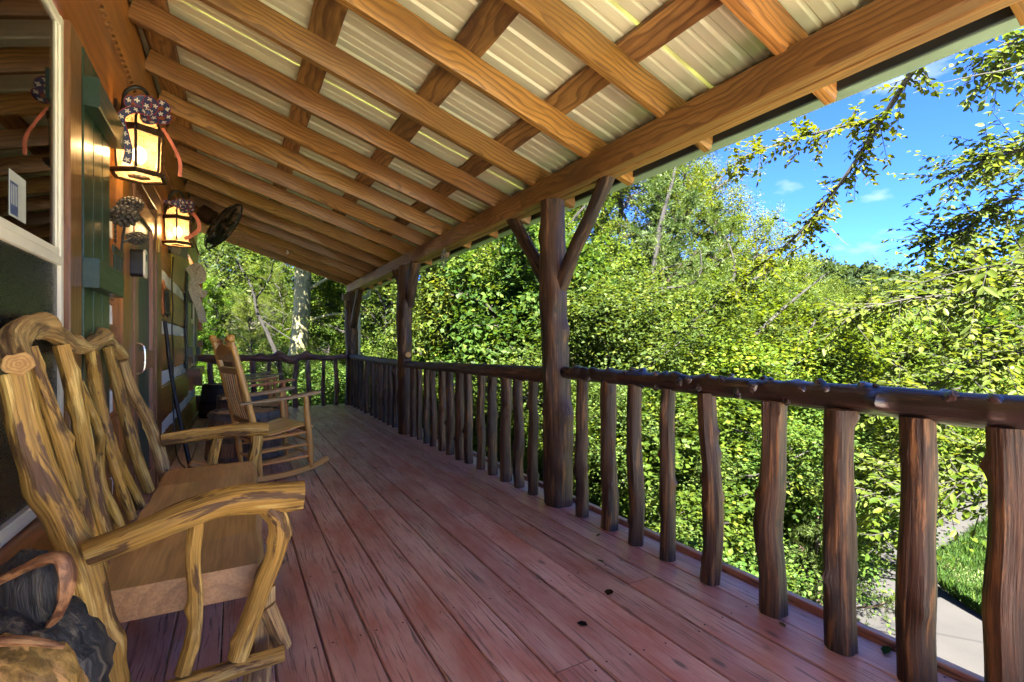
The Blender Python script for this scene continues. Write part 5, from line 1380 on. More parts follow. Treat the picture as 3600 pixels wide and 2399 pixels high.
def skeleton(rng, H, zb, Rc, nl, nside, ntw, shape='round', lean=(0, 0), wob=0.25, upt=(0.25, 0.7), tw=(0.25, 0.5)):
    """trunk, limbs, side branches as tubes; twigs as segments"""
    tp = [np.array((0, 0, 0.0))]
    for k in range(1, 6):
        f = k / 5
        tp.append(np.array((lean[0] * f + rng.normal(0, wob * 0.25), lean[1] * f + rng.normal(0, wob * 0.25), H * 0.94 * f)))
    tp = np.array(tp)
    limbs, sides, twigs = [], [], []
    for i in range(nl):
        f = zb + (1 - zb) * ((i + rng.uniform(0, 0.9)) / nl)
        base = np.array([np.interp(f, np.linspace(0, 1, 6), tp[:, c]) for c in range(3)])
        u = (f - zb) / (1 - zb)
        if shape == 'round': ln = Rc * (0.45 + 0.9 * math.sin(math.pi * min(1, 0.12 + 0.80 * u)) ** 0.8) * 0.78
        elif shape == 'cone': ln = Rc * (1.05 - 0.88 * u)
        else: ln = Rc * (0.95 - 0.35 * u)
        ln *= rng.uniform(0.75, 1.2)
        az = i * 2.39996 + rng.normal(0, 0.3)
        el = rng.uniform(*upt) + 0.5 * u
        d = np.array((math.cos(az) * math.cos(el), math.sin(az) * math.cos(el), math.sin(el)))
        pts = [base]
        for k in range(1, 5):
            pts.append(base + d * ln * k / 4 + rng.normal(0, 0.06, 3) * ln * k / 4 + np.array((0, 0, -0.10 * ln * (k / 4) ** 2)))
        limbs.append((np.array(pts), max(0.012, 0.022 * ln)))
        for j in range(nside):
            t = 0.22 + 0.78 * (j + rng.uniform(0, 0.9)) / nside
            b0 = np.array([np.interp(t, np.linspace(0, 1, 5), np.array(pts)[:, c]) for c in range(3)])
            dd = unit(d * 0.6 + rng.normal(0, 0.6, 3) + np.array((0, 0, 0.12)))
            l2 = ln * rng.uniform(0.28, 0.5) * (1.15 - 0.45 * t)
            e = b0 + dd * l2
            sides.append((b0, e))
            for q in range(ntw):
                tt = rng.uniform(0.15, 1.0)
                s0 = b0 + (e - b0) * tt
                td = unit(dd * 0.6 + rng.normal(0, 0.65, 3) + np.array((0, 0, -0.05)))
                twigs.append((s0, s0 + td * rng.uniform(*tw)))
    return tp, limbs, sides, twigs

def wood_geo(tp, limbs, sides, r0, sides_too=True, trunk_seg=10, lm=1.0):
    gs = [tube(tp, [r0, r0 * 0.85, r0 * 0.65, r0 * 0.45, r0 * 0.28, r0 * 0.10], trunk_seg, 18, 3, rough=0.05)]
    for pts, r in limbs: gs.append(tube(pts, [r * 1.2 * lm, r * 0.9 * lm, r * 0.6 * lm, r * 0.35 * lm], 5, 6, 1, rough=0.0, caps=False))
    if sides_too:
        for a, b in sides: gs.append(tube([a, b], [0.008, 0.003], 3, 2, 1, rough=0.0, caps=False))
    return cat_geo(*gs)

def tree_proto(seed, H, zb, Rc, nl, nside, ntw, per, L0, W0, leaf='leaf', bark='trunk', r0=0.09, shape='round', hi=False, lvmean=0.45, lean=(0, 0), upt=(0.25, 0.7), tw=(0.25, 0.5)):
    rng = np.random.default_rng(seed)
    tp, limbs, sides, twigs = skeleton(rng, H, zb, Rc, nl, nside, ntw, shape, lean, upt=upt, tw=tw)
    g = wood_geo(tp, limbs, sides, r0)
    me_w = put('trunk', g, M[bark]); 
    V, k, F, lv = twig_leaves(twigs, per, L0, W0, rng, hi=hi, lvmean=lvmean)
    me_l = leafmesh('crown', V, k, F, lv, M[leaf])
    d = (me_w.data, me_l, H, Rc)
    bpy.data.objects.remove(me_w)
    return d

def plant_tree(proto, loc, scale, rot, label, name='tree', cat='tree', group=None, crown='crown', zs=1.0):
    t = thing(name, loc, label, cat, group, rot)
    t.scale = (scale, scale, scale * zs)
    for nm, me in (('trunk', proto[0]), (crown, proto[1])):
        o = bpy.data.objects.new(nm, me); COL.objects.link(o); o.parent = t
    return t

# kinds of tree, each built once
K_maple = tree_proto(21, 6.5, 0.20, 2.3, 26, 8, 11, 20, 0.078, 0.064, 'leaf', r0=0.08)
K_elm = tree_proto(22, 7.5, 0.16, 2.3, 26, 7, 11, 22, 0.062, 0.036, 'leaf', r0=0.09, lvmean=0.55)
K_ash = tree_proto(23, 8.0, 0.13, 2.2, 28, 7, 11, 22, 0.064, 0.028, 'leaf', r0=0.08, lvmean=0.66, upt=(0.1, 0.5))
K_bush = tree_proto(24, 2.6, 0.04, 1.45, 22, 8, 11, 28, 0.044, 0.030, 'leaf', r0=0.03, lvmean=0.55, tw=(0.2, 0.5))
K_big = tree_proto(25, 3.0, 0.05, 1.5, 20, 8, 10, 18, 0.074, 0.060, 'leaf', r0=0.03, lvmean=0.55, tw=(0.25, 0.6))

def cedar_proto(seed, H, Rc, nl, per_limb, shape='cone', lvmean=0.45):
    rng = np.random.default_rng(seed)
    tp, limbs, sides, twigs = skeleton(rng, H, 0.06, Rc, nl, 7, 6, shape, upt=(0.05, 0.45), tw=(0.14, 0.34))
    g = wood_geo(tp, limbs, sides, 0.11, lm=1.5)
    wo = put('trunk', g, M['trunk_red'])
    segs = np.array(twigs); n = len(segs)
    per = per_limb
    t = rng.uniform(0, 1, n * per)
    A = np.repeat(segs[:, 0], per, 0); B = np.repeat(segs[:, 1], per, 0)
    d = unit(B - A)
    P = A + (B - A) * t[:, None]
    D = d * 0.8 + rng.normal(0, 0.55, P.shape) + np.array((0, 0, 0.25))
    N = rng.normal(0, 1, P.shape)
    lv = np.clip(np.repeat(rng.normal(lvmean, 0.2, n), per) + 0.25 * (t - 0.5), 0, 1)
    V, k, F = leaf_verts(P, D, N, rng.uniform(0.05, 0.11, len(P)), rng.uniform(0.009, 0.016, len(P)), False, 0.05, 0.05)
    me = leafmesh('crown', V, k, F, lv, M['leaf_cedar'])
    r = (wo.data, me, H, Rc * 0.9); bpy.data.objects.remove(wo)
    return r
K_cedar = cedar_proto(31, 7.0, 2.3, 36, 46, lvmean=0.58)
K_cedar2 = cedar_proto(32, 3.2, 1.3, 22, 34, lvmean=0.6)

def gz(x, y): return float(terrain(x, y)) - 0.05
def at_view(px, d):       # ground position for a bearing (pixels of a 3600-wide frame) and a depth: used while laying out
    a = R(29.5)
    l = (px - 1800) / 1720 * d
    return (math.sin(a) * d + math.cos(a) * l, math.cos(a) * d - math.sin(a) * l)

# --- trees one can tell apart
rng = np.random.default_rng(77)
# pale trunk beyond the end railing
t = thing('pale_trunk_tree', (1.55, 14.0, gz(1.5, 14)), 'tall tree with a thick pale mossy trunk behind the end railing', 'tree')
b0 = t.location.z
put('trunk', tube([(1.28, 14, b0), (1.36, 14, 0.3), (1.50, 14, 1.5), (1.55, 14, 2.6), (1.58, 14, 4.0), (1.60, 14, 7.0)], [0.27, 0.235, 0.22, 0.205, 0.20, 0.16], 18, 40, 9, rough=0.05, flute=0.02, nf=3), M['trunk_pale'], t)
for p, r in (([(1.55, 14, 2.5), (2.3, 13.7, 2.95), (3.2, 13.4, 3.1)], [0.05, 0.035, 0.015]), ([(1.5, 14, 1.7), (2.4, 13.6, 1.95), (3.4, 13.2, 1.9)], [0.04, 0.03, 0.012]), ([(1.58, 14, 4.4), (0.6, 14.2, 5.2), (-0.4, 14.4, 5.6)], [0.06, 0.04, 0.02])):
    put('limb', tube(p, r, 7, 14, 3), M['trunk_pale'], t)
segs = []
for k in range(1500):  # crown shifted out of sight past the roof end to shade the trunk
    p = np.array((0.7, 11.9, 5.1)) + rng.normal(0, 1, 3) * np.array((1.7, 1.0, 0.5))
    segs.append((p, p + unit(rng.normal(0, 1, 3)) * 0.4))
V, k, F, lv = twig_leaves(segs, 14, 0.10, 0.06, rng)
o = bpy.data.objects.new('crown', leafmesh('crown', V - np.array(t.location), k, F, lv, M['leaf'])); COL.objects.link(o); o.parent = t

# crooked dark sapling beyond the end railing
t = thing('crooked_sapling', (0.35, 11.6, gz(0.3, 11.6)), 'thin dark crooked sapling with a forked stem behind the rocking chair', 'tree')
b0 = t.location.z
put('trunk', cat_geo(tube([(0.9, 11.6, b0), (0.85, 11.6, 0.5), (0.62, 11.6, 1.3), (0.42, 11.6, 1.75), (0.30, 11.6, 2.3), (0.0, 11.6, 2.9)], [0.05, 0.045, 0.04, 0.035, 0.028, 0.015], 8, 34, 4, rough=0.12),
    tube([(0.36, 11.6, 2.05), (0.62, 11.55, 2.5), (0.72, 11.5, 2.95)], [0.02, 0.014, 0.008], 6, 12, 5), tube([(0.50, 11.6, 1.62), (0.95, 11.5, 1.30), (1.2, 11.4, 1.15)], [0.016, 0.012, 0.006], 6, 12, 6)), M['shade_dark_limb'], t)
V, k, F, lv = twig_leaves([(np.array((0.0, 11.6, 2.9)) + rng.normal(0, 0.35, 3), np.array((0.0, 11.6, 3.0)) + rng.normal(0, 0.6, 3)) for _ in range(90)], 12, 0.09, 0.055, rng)
o = bpy.data.objects.new('crown', leafmesh('crown', V - np.array(t.location), k, F, lv, M['leaf'])); COL.objects.link(o); o.parent = t

RAD = {}
def top_scale(proto, x, y, topz): return (topz - gz(x, y)) / proto[2]
def grow(proto, px, d, topy, label, name, rot, group=None, wide=1.0, cat='tree', rad=None):
    for _ in range(60):      # step back until the crown clears the porch
        x, y = at_view(px, d)
        s = top_scale(proto, x, y, 1.1 + d * (1215 - topy) / 1720)
        rr = proto[3] * s * wide
        if x - rr > 2.25 or y - rr > 9.75: break
        d += 0.25
    o = plant_tree(proto, (x, y, gz(x, y)), s, rot, label, name, cat, group)
    o.scale = (s * wide, s * wide, s)
    return o
t = thing('cedar_tree', (6.25, 6.35, gz(6.25, 6.35)), 'open cedar with a dark leaning trunk and curved bare limbs beyond the near rail', 'tree')
LB = [
    ('trunk', [(6.25, 6.35, 0.18), (6.25, 6.34, 0.92), (6.37, 6.28, 2.12), (6.56, 6.28, 3.15), (6.84, 6.24, 4.04), (7.02, 6.26, 4.7)]),
    ('a', [(6.39, 6.26, 2.08), (6.77, 5.82, 2.14), (6.87, 5.65, 2.35), (6.87, 5.65, 2.72)]),
    ('b', [(6.59, 5.69, 1.43), (7.0, 5.35, 1.83), (7.19, 5.24, 2.25), (7.24, 5.32, 2.65), (7.23, 5.45, 2.96)]),
    ('c', [(7.17, 5.25, 1.92), (7.34, 5.04, 2.15), (7.66, 4.86, 2.33)]),
    ('d', [(7.16, 4.91, 1.21), (7.59, 4.67, 1.67), (8.09, 4.5, 2.06), (8.45, 4.41, 2.31)]),
    ('e', [(6.25, 5.54, 0.88), (6.68, 5.18, 1.02), (7.1, 4.83, 1.26)]),
    ('f', [(6.44, 6.24, 2.38), (6.55, 6.06, 2.46), (6.69, 5.87, 2.52)]),
    ('g', [(7.24, 4.41, 0.61), (7.6, 4.32, 1.21), (7.97, 4.22, 1.7)]),
]
segs = []
for nm, pts in LB:
    if nm == 'trunk': put('trunk', tube([(6.2, 6.4, gz(6.25, 6.35))] + pts, [0.085, 0.070, 0.062, 0.050, 0.042, 0.028, 0.015], 9, 40, 6, rough=0.10, flute=0.04), M['shade_dark_limb'], t)
    else: put('limb', tube(pts, [0.030, 0.025, 0.019, 0.009], 7, 22, 7, rough=0.12), M['shade_dark_limb'], t)
    Q = crom(pts, 40)
    for k in range(26 if nm != 'trunk' else 46):
        q = Q[rng.integers(6 if nm != 'trunk' else 16, 40)] + rng.normal(0, 0.22, 3)
        segs.append((q, q + unit(rng.normal(0, 1, 3) + np.array((0.3, 0.2, 0.35))) * rng.uniform(0.18, 0.42)))
segs = np.array(segs); per = 46
tt = rng.uniform(0, 1, len(segs) * per)
A = np.repeat(segs[:, 0], per, 0); B = np.repeat(segs[:, 1], per, 0)
P = A + (B - A) * tt[:, None]
V, k, F = leaf_verts(P, unit(B - A) * 0.8 + rng.normal(0, 0.6, P.shape), rng.normal(0, 1, P.shape), rng.uniform(0.05, 0.10, len(P)), rng.uniform(0.008, 0.014, len(P)), False, 0.05, 0.05)
o = bpy.data.objects.new('crown', leafmesh('crown', V - np.array(t.location), k, F, np.clip(rng.normal(0.6, 0.2, len(P)), 0, 1), M['leaf_cedar'])); COL.objects.link(o); o.parent = t
grow(K_cedar, 2330, 12.0, 560, 'tall feathery cedar straight behind the dark leaning trunk', 'cedar_tree', 0.4)
grow(K_cedar, 2520, 13.0, 700, 'slimmer cedar to the right of the tall feathery cedar', 'cedar_tree', 2.4, wide=0.7)
grow(K_cedar, 2800, 15.0, 990, 'low cedar under the open sky right of the taller cedars', 'cedar_tree', 4.4, wide=0.9)
grow(K_cedar2, 2560, 6.6, 1560, 'young yellow-green cedar low behind the near balusters', 'young_cedar', 1.4, wide=1.0)
grow(K_cedar2, 2880, 5.6, 1700, 'young cedar by the drive seen between the thick near balusters', 'young_cedar', 3.1, wide=0.8)
grow(K_big, 1640, 8.4, 960, 'broad-leaved sapling just past the middle railing', 'sapling', 0.9, wide=0.8)
grow(K_big, 1880, 8.4, 1010, 'broad-leaved bush right behind the near Y-shaped post', 'bush', 2.2, wide=0.9, cat='bush')
grow(K_bush, 2130, 7.4, 1180, 'rounded green bush right of the near post, above the railing', 'bush', 0.2, wide=1.1, cat='bush')
# --- the wood behind
WG = 'trees of the thick wood beyond the railings'
wood = [(K_elm, 500, 18, 700, 'leafy tree hidden mostly by the cabin corner at the far end'),
        (K_maple, 660, 17, 760, 'maple just right of the cabin corner beyond the end railing'),
        (K_elm, 760, 15.5, 820, 'small-leaved tree directly behind the nearest rocking chair back'),
        (K_maple, 850, 19, 760, 'maple to the left of the pale trunk, behind the crooked sapling'),
        (K_ash, 950, 18, 800, 'feathery tree close left of the pale mossy trunk'),
        (K_elm, 1040, 21, 700, 'tall tree straight behind the pale mossy trunk'),
        (K_maple, 1150, 17, 800, 'maple between the pale trunk and the far corner post'),
        (K_elm, 1215, 19, 760, 'small-leaved tree behind the far corner post'),
        (K_ash, 610, 22, 640, 'tall feathery tree high beyond the cabin corner'),
        (K_elm, 710, 21, 680, 'tall small-leaved tree high behind the far lantern side of the end railing'),
        (K_ash, 800, 24, 640, 'tall feathery tree deep in the wood left of the crooked sapling'),
        (K_maple, 900, 23, 700, 'tall maple deep in the wood above the crooked sapling'),
        (K_ash, 990, 16.5, 960, 'low feathery tree behind the crooked sapling fork'),
        (K_maple, 1110, 24, 700, 'tall maple deep in the wood right of the pale trunk'),
        (K_elm, 1180, 14.8, 1000, 'low small-leaved tree left of the far corner post'),
        (K_maple, 700, 14.2, 1010, 'low maple over the left end of the end railing'),
        (K_elm, 880, 14.6, 1060, 'low small-leaved tree over the middle of the end railing'),
        (K_maple, 1270, 20, 700, 'tall maple deep in the wood behind the downspout'),
        (K_elm, 1420, 21, 640, 'tall tree deep in the wood behind the middle post'),
        (K_maple, 1300, 14.5, 840, 'maple right of the downspout and corner post'),
        (K_elm, 1360, 13, 800, 'leafy tree left of the middle post under the eave'),
        (K_ash, 1450, 16, 760, 'feathery tree right behind the middle post fork'),
        (K_maple, 1540, 13, 840, 'broad-leaved maple right of the middle post'),
        (K_elm, 1630, 17, 680, 'tall tree behind the hanging wind spinner'),
        (K_ash, 1730, 13, 720, 'feathery tree midway between the middle and near posts'),
        (K_elm, 1850, 16, 600, 'tall tree left of the near Y-shaped post'),
        (K_ash, 1960, 13, 640, 'feathery tree straight behind the near Y-shaped post'),
        (K_elm, 2060, 16, 470, 'tall tree right of the near post, reaching the eave'),
        (K_ash, 2180, 14, 480, 'tall feathery tree left of the tall feathery cedar'),
        (K_elm, 2290, 19, 430, 'tallest tree behind the tall feathery cedar'),
        (K_ash, 2430, 17, 560, 'feathery tree against the sky between the two cedars'),
        (K_maple, 2060, 10.6, 960, 'maple in front of the tall trees right of the near post'),
        (K_maple, 2440, 10.4, 1080, 'low maple in front of the slimmer cedar'),
        (K_elm, 2620, 18, 800, 'thin-topped tree against the sky right of the cedars'),
        (K_maple, 2680, 11.5, 1060, 'low maple under the end of the overhanging branch'),
        (K_elm, 2780, 20, 960, 'rounded tree at the foot of the sky, left of the far hill'),
        (K_ash, 2900, 16, 1040, 'feathery tree in front of the far wooded hill'),
        (K_maple, 2960, 21, 1050, 'darker maple beside the far wooded hill')]
for i, (pk, px, d, ty, lb0) in enumerate(wood):
    grow(pk, px, d, ty, lb0, 'tree', i * 1.7, WG, wide=1.0 + 0.12 * math.sin(i * 2.1))
BGp = 'bushes filling the slope below the deck'
bushes = [(K_bush, 700, 12.0, 1300, 'low bush at the left end of the end railing by the cabin corner'),
          (K_big, 820, 12.4, 1260, 'large-leaved bush behind the end railing, left of the chair arms'),
          (K_bush, 960, 12.2, 1330, 'low bush behind the middle of the end railing'),
          (K_bush, 1080, 12.4, 1280, 'bush at the foot of the pale mossy trunk'),
          (K_big, 1190, 12.0, 1330, 'large-leaved bush behind the end railing near the corner post'),
          (K_bush, 1290, 14.0, 1260, 'bush showing just right of the corner post above the rail'),
          (K_bush, 1400, 12.0, 1300, 'bush behind the slender balusters of the far railing section'),
          (K_big, 1500, 10.5, 1330, 'large-leaved bush just right of the middle post foot'),
          (K_bush, 1600, 9.5, 1420, 'low bush behind the left half of the middle railing'),
          (K_bush, 1760, 8.0, 1400, 'low bush behind the right half of the middle railing'),
          (K_big, 1900, 7.0, 1480, 'large-leaved bush at the foot of the near Y-shaped post'),
          (K_bush, 2060, 6.3, 1520, 'bush behind the first two balusters right of the near post'),
          (K_bush, 2200, 5.9, 1500, 'bush behind the third baluster right of the near post'),
          (K_big, 2330, 6.0, 1480, 'large-leaved bush behind the fourth baluster right of the near post'),
          (K_bush, 2440, 7.4, 1330, 'bush behind the bent fifth baluster, reaching the near rail'),
          (K_bush, 2700, 8.4, 1300, 'bush above the near rail over the sixth baluster'),
          (K_bush, 2720, 6.6, 1560, 'bush low between the sixth and seventh balusters'),
          (K_big, 2820, 9.4, 1260, 'large-leaved bush above the near rail left of the drive'),
          (K_bush, 2960, 10.5, 1290, 'bush at the bend of the drive'),
          (K_big, 3060, 13, 1240, 'large-leaved bush on the far side of the drive'),
          (K_bush, 3200, 15, 1230, 'bush beyond the drive behind the roadside tree leaves'),
          (K_bush, 3420, 17, 1200, 'farther bush beyond the drive toward the right edge'),
          (K_big, 3600, 15, 1230, 'bush beyond the drive at the extreme right edge')]
for i, (pk, px, d, ty, lb0) in enumerate(bushes):
    grow(pk, px, d, ty, lb0, 'bush', i * 2.3, BGp, wide=1.2, cat='bush')

# --- branches against the sky
def branch(name, label, paths, leaves_at, L0, W0, leaf, bark='trunk', per=9, tw=(0.16, 0.34), dens=40, seed=5, lvmean=0.6):
    """paths: list of (points, radii); leafy twigs spring from the given ones"""
    rng = np.random.default_rng(seed)
    c = np.array(paths[0][0][0])
    t = thing(name, tuple(c), label, 'branch')
    for p, r in paths: put('limb', tube(p, r, 8, 10 * len(p), 5, rough=0.08), M[bark], t)
    segs = []
    for p, r in leaves_at:
        Q = crom(p, 60)
        ln = np.linalg.norm(np.diff(Q, axis=0), axis=1).sum()
        for k in range(int(ln * dens)):
            s = rng.integers(2, 59)
            d = unit(Q[s] - Q[s - 1])
            td = unit(d * 0.5 + rng.normal(0, 0.8, 3) + np.array((0, 0, -0.15)))
            segs.append((Q[s], Q[s] + td * rng.uniform(*tw)))
    V, k, F, lv = twig_leaves(segs, per, L0, W0, rng, spread=0.3, jit=0.004, hi=True, lvmean=lvmean)
    o = bpy.data.objects.new('foliage', leafmesh('foliage', V - c, k, F, lv, M[leaf])); COL.objects.link(o); o.parent = t
    tg = [tube([a, b], [0.0055, 0.002], 3, 2, 1, rough=0, caps=False) for a, b in segs]
    put('twigs', cat_geo(*tg), M[bark], t)['kind'] = 'stuff'
    return t
sb_main = [(5.6, 1.77, 3.99), (5.64, 2.09, 3.84), (5.8, 2.46, 3.5), (5.83, 2.91, 2.91), (5.79, 3.39, 2.4), (5.69, 3.91, 2.02), (5.61, 4.18, 1.75)]
sb_side = [(5.78, 2.48, 3.44), (5.69, 2.87, 3.46), (5.59, 3.27, 3.46), (5.44, 3.7, 3.42), (5.44, 4.05, 3.32)]
branch('overhanging_branch', 'long leafy branch reaching down diagonally across the blue sky', [([(6.2, 0.2, 5.0)] + sb_main, [0.04, 0.034, 0.030, 0.026, 0.020, 0.014, 0.008, 0.004]), (sb_side, [0.016, 0.012, 0.009, 0.006, 0.003])],
       [(sb_main[1:], 0), (sb_side, 0)], 0.070, 0.042, 'leaf_lime', per=11, dens=34, seed=8, tw=(0.16, 0.48), lvmean=0.72)
branch('bare_twig', 'bare twig in front of the cloud at the upper right', [([(7.2, 1.3, 4.1), (6.7, 1.75, 3.85), (6.4, 1.95, 3.78), (6.1, 2.2, 3.72)], [0.012, 0.009, 0.006, 0.003])],
       [([(7.2, 1.3, 4.1), (6.9, 1.6, 3.95)], 0)], 0.05, 0.03, 'leaf_lime', per=5, dens=6, seed=18)
# the tree whose limbs fill the right edge
rt = [[(7.9, 0.9, 1.2), (7.0, 1.21, 1.92), (6.74, 1.7, 1.7), (6.51, 2.06, 1.64), (6.11, 2.52, 1.57), (5.88, 2.88, 1.4)],
      [(7.9, 0.9, 1.8), (8.55, 1.48, 2.43), (7.74, 2.05, 2.78), (7.55, 2.39, 2.5), (7.36, 2.73, 2.37)],
      [(7.9, 0.9, 2.6), (8.6, 1.5, 3.5), (8.50, 2.05, 3.55), (8.3, 2.5, 3.4)],
      [(7.9, 0.9, 3.0), (7.52, 1.49, 3.91), (7.02, 1.78, 4.25), (6.85, 1.99, 3.93)],
      [(7.9, 0.9, 0.6), (7.2, 1.3, 1.0), (6.49, 1.84, 0.98), (6.13, 2.28, 0.66), (5.85, 2.66, 0.34)],
      [(7.9, 0.9, 0.2), (6.9, 1.2, 0.4), (6.3, 1.65, 0.22), (5.84, 2.09, -0.1), (5.6, 2.46, -0.43)],
      [(7.9, 0.9, 1.5), (7.7, 1.6, 1.9), (7.5, 2.1, 1.9), (7.2, 2.6, 1.75), (6.9, 3.1, 1.55)],
      [(7.9, 0.9, 1.0), (7.8, 1.8, 1.3), (7.6, 2.4, 1.2), (7.2, 3.0, 0.9)],
      [(7.9, 0.9, 2.2), (8.3, 1.7, 2.5), (8.3, 2.4, 2.3), (8.1, 3.0, 2.1)],
      [(7.9, 0.9, 0.5), (7.9, 1.9, 0.5), (7.6, 2.6, 0.3), (7.3, 3.1, -0.1)],
      [(7.9, 0.9, 2.4), (7.6, 1.55, 3.1), (7.3, 2.0, 3.2), (7.1, 2.4, 3.0)]]
tr = branch('roadside_tree', 'leafy yellow-green tree leaning into the right edge over the drive', [([(7.9, 0.9, -2.65), (7.95, 0.9, 0.0), (7.9, 0.9, 2.5), (7.7, 0.8, 5.0)], [0.16, 0.13, 0.10, 0.05])] + [(p, [0.030, 0.022, 0.015, 0.008, 0.004]) for p in rt],
       [(p[1:], 0) for p in rt], 0.085, 0.046, 'leaf_lime', per=13, dens=50, seed=9, tw=(0.22, 0.65), lvmean=0.62)
tr['category'] = 'tree'
# close-up spray of big leaflets at the right edge
sp = [(5.0, 0.95, 1.60), (4.72, 1.20, 1.66), (4.45, 1.45, 1.62), (4.25, 1.68, 1.52)]
sp2 = [(5.0, 0.9, 1.9), (4.75, 1.05, 1.85), (4.5, 1.2, 1.72)]
branch('hickory_spray', 'spray of large yellow-green leaflets closest to the railing at the right', [(sp, [0.008, 0.006, 0.004, 0.002]), (sp2, [0.006, 0.004, 0.002])], [(sp[1:], 0), (sp2[1:], 0)], 0.105, 0.050, 'leaf_lime', per=5, dens=11, seed=12, tw=(0.10, 0.22), lvmean=0.75)
# low beech sprays seen through the near balusters
lb_ = [[(5.9, 0.6, 0.35), (5.3, 1.1, 0.28), (4.8, 1.5, 0.08), (4.5, 1.8, -0.15)], [(5.9, 0.6, 0.0), (5.2, 1.3, -0.02), (4.8, 1.7, -0.25), (4.55, 2.0, -0.48)], [(5.9, 0.6, -0.1), (5.4, 1.0, -0.15), (5.0, 1.3, -0.40)], [(6.2, 0.7, 0.2), (5.9, 1.5, 0.02), (5.6, 2.0, -0.18), (5.35, 2.4, -0.40)]]
branch('low_branch', 'low spray of bright leaves hanging over the drive behind the thick balusters', [(p, [0.012, 0.008, 0.005, 0.002]) for p in lb_], [(p[1:], 0) for p in lb_], 0.075, 0.044, 'leaf_lime', per=8, dens=24, seed=14, tw=(0.15, 0.38), lvmean=0.55)

# --- dead brush caught in the wood
t = thing('dead_brush', (3.6, 6.35, -1.5), 'bleached tangle of dead twigs just above the near rail', 'dead brush')
gs = []
for k in range(40):
    a = rng.uniform(0, 6.28); e = rng.uniform(0.5, 1.4)
    d = np.array((math.cos(a) * math.cos(e), math.sin(a) * math.cos(e), math.sin(e)))
    p0 = np.array((4.55, 6.0, 0.25)) + rng.normal(0, 0.12, 3)
    ln = rng.uniform(0.3, 0.85)
    gs.append(tube([p0, p0 + d * ln * 0.5 + rng.normal(0, 0.05, 3), p0 + d * ln + rng.normal(0, 0.1, 3)], [0.005, 0.004, 0.002], 4, 7, 1, rough=0, caps=False))
put('twig', cat_geo(*gs), M['dead'], t)
put('stem', tube([(3.6, 6.35, -1.6), (4.2, 6.1, -0.6), (4.55, 6.0, 0.25)], [0.014, 0.012, 0.008], 6, 12, 2), M['dead'], t)

# --- undergrowth on the slope: one mass of small leaves
def scatter_under(n, xr, yr, hmax, L0, W0, seed, name, leaf, keep):
    r_ = np.random.default_rng(seed)
    x = r_.uniform(*xr, n); y = r_.uniform(*yr, n)
    k = keep(x, y); x, y = x[k], y[k]
    h = hmax * (0.35 + 0.65 * np.clip(np.sin(x * 1.7 + 2 * np.sin(y * 0.9)) * np.cos(y * 1.4 + x * 0.6) + 0.5, 0, 1))
    z = terrain(x, y) + r_.uniform(0, 1, len(x)) ** 0.6 * h
    P = np.stack([x, y, z], 1)
    V, kk, F = leaf_verts(P, r_.normal(0, 1, P.shape) * np.array((1, 1, 0.35)), np.array((0, 0, 1.0)) + r_.normal(0, 0.45, P.shape), L0 * r_.uniform(0.6, 1.3, len(P)), W0 * r_.uniform(0.7, 1.2, len(P)))
    o = bpy.data.objects.new(name, leafmesh(name, V, kk, F, np.clip(r_.normal(0.45, 0.2, len(P)), 0, 1), M[leaf])); COL.objects.link(o)
    return o
RC_ = crom(np.array([(6.4, -14, 0), (6.6, -6, 0), (6.75, -1, 0), (6.95, 2.0, 0), (8.6, 4.5, 0), (11.5, 5.3, 0), (19, 5.2, 0), (30, 4.2, 0)], float), 200)[:, :2]
def off_road(x, y, m=1.75):
    d = np.full(len(x), 1e9)
    for c in RC_: d = np.minimum(d, (x - c[0]) ** 2 + (y - c[1]) ** 2)
    return d > m * m
tag(scatter_under(130000, (2.2, 13), (2.6, 14), 0.80, 0.060, 0.040, 51, 'undergrowth', 'leaf', lambda x, y: off_road(x, y, 1.9) & (y > 2.6 + 0.0 * x) & ~((x > 6.5) & (y < 5))), 'low leafy undergrowth covering the slope below the deck', 'undergrowth', kind='stuff')
o = scatter_under(80000, (-5, 5.5), (9.9, 19), 1.3, 0.070, 0.048, 52, 'ground_cover', 'leaf', lambda x, y: np.ones(len(x), bool))
tag(o, 'low leafy ground cover behind the end railing', 'ground cover', kind='stuff')
# --- grass beside the drive
r_ = np.random.default_rng(61)
n = 90000
x = r_.uniform(8.0, 15.0, n); y = r_.uniform(-2.5, 4.2, n)
k = off_road(x, y, 1.42); x, y = x[k], y[k]
P = np.stack([x, y, terrain(x, y)], 1)
D = np.array((0, 0, 1.0)) + r_.normal(0, 0.35, P.shape)
V, kk, F = leaf_verts(P, D, r_.normal(0, 1, P.shape), r_.uniform(0.06, 0.20, len(P)) * (1 + 0.5 * np.sin(x * 2) * np.cos(y * 3)), r_.uniform(0.008, 0.018, len(P)), False, 0.0, 0.25)
go = bpy.data.objects.new('grass', leafmesh('grass', V, kk, F, np.clip(r_.normal(0.5, 0.22, len(P)), 0, 1), M['grass'])); COL.objects.link(go)
tag(go, 'bright green grass verge beside the drive', 'grass', kind='stuff')

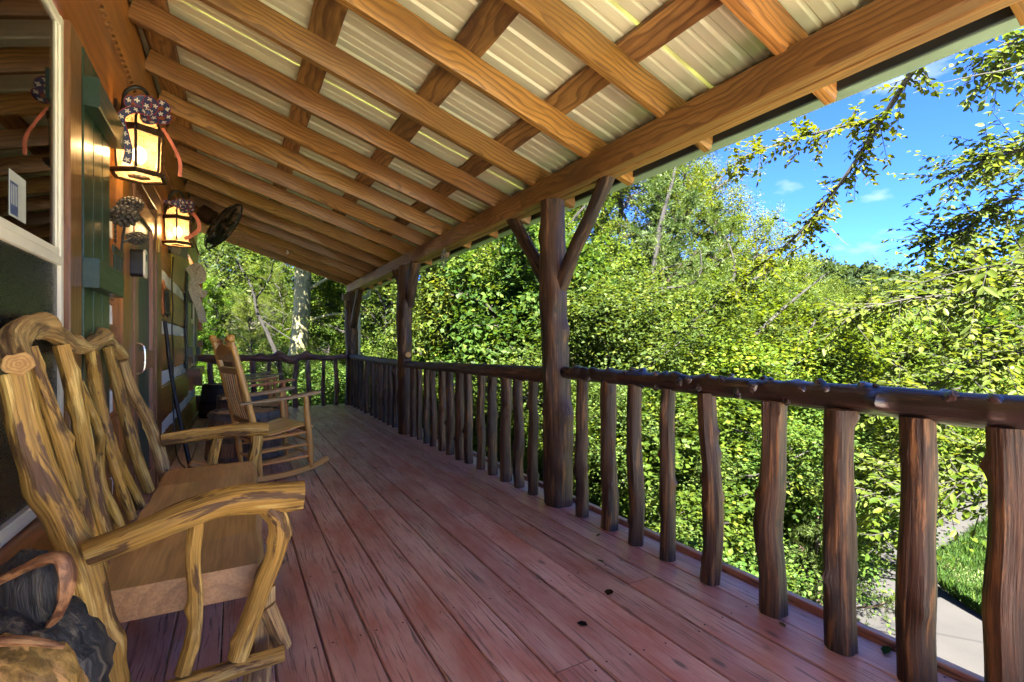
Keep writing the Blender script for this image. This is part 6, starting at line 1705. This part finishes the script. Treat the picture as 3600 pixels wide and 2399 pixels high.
# --- far wooded hills: crowns that read as one mass
def far_wood(seed, n, name, label):
    r_ = np.random.default_rng(seed)
    az = r_.uniform(R(28), R(92), n)            # bearing clockwise from +Y
    d = 26 + 120 * r_.uniform(0, 1, n) ** 0.85
    x, y = np.sin(az) * d, np.cos(az) * d
    z = terrain(x, y)
    Vs, lvs = [], []
    for i in range(n):
        rc = r_.uniform(2.0, 3.8); hc = r_.uniform(2.6, 4.6)
        m = int(900 if d[i] < 60 else 520)
        u = unit(r_.normal(0, 1, (m, 3))); u[:, 2] = np.abs(u[:, 2]) * 1.0 - 0.25 * r_.uniform(0, 1, m)
        lump = 1 + 0.28 * np.sin(u[:, 0] * 5 + i) * np.cos(u[:, 1] * 6 + 2 * i) + 0.16 * np.sin(u[:, 2] * 9 + u[:, 0] * 7 + i)
        P = np.array((x[i], y[i], z[i] + hc * 0.7)) + u * np.array((rc, rc, hc)) * lump[:, None] * r_.uniform(0.8, 1.03, (m, 1))
        s = 0.011 * d[i] * 0.55 + 0.16
        N = u + r_.normal(0, 0.45, u.shape)
        V, kk, F = leaf_verts(P, r_.normal(0, 1, P.shape), N, np.full(m, s) * r_.uniform(0.6, 1.3, m), np.full(m, s * 0.75))
        Vs.append(V); lvs.append(np.clip(r_.uniform(0.2, 0.75) + r_.normal(0, 0.14, m), 0, 1))
    o = bpy.data.objects.new(name, leafmesh(name, np.concatenate(Vs), 4, [(0, 1, 2), (0, 2, 3)], np.concatenate(lvs), M['leaf_dark'])); COL.objects.link(o)
    return tag(o, label, 'wood', kind='stuff')
far_wood(71, 330, 'far_wood', 'distant wooded hillside under the sky')

# --- leaves dropped on the deck
def fallen(x_, y_, rot, ln, wd, mat, label, lvv):
    V, kk, F = leaf_verts(np.array([(0, 0, 0.004)]), np.array([(math.cos(rot), math.sin(rot), 0.0)]), np.array([(0, 0, 1.0)]), np.array([ln]), np.array([wd]), True, 0.25, 0.0)
    o = bpy.data.objects.new('fallen_leaf', leafmesh('fallen_leaf', V, kk, F, np.array([lvv]), M[mat])); COL.objects.link(o)
    o.location = (x_, y_, 0.001)
    tag(o, label, 'leaf', 'leaves dropped on the deck')
fallen(2.00, 0.86, 0.2, 0.075, 0.030, 'leaf', 'green fallen leaf on the deck edge beside a thick near baluster', 0.5)
fallen(1.86, 1.13, 1.2, 0.040, 0.020, 'dry', 'small tan fallen leaf at the foot of the sixth near baluster', 1.0)
fallen(1.20, 1.52, 2.2, 0.045, 0.036, 'dry', 'dark dry leaf on a seam in the middle of the deck', 0.1)
fallen(1.42, 1.66, 0.6, 0.060, 0.040, 'dry', 'larger dark dry leaf on a seam, right of the other dark one', 0.0)
fallen(1.62, 1.92, 1.9, 0.045, 0.020, 'leaf', 'tiny green leaf on the boards below the third baluster', 0.3)
fallen(1.80, 2.20, 0.4, 0.050, 0.018, 'dry', 'narrow orange-tan leaf on the deck near the second baluster', 0.9)
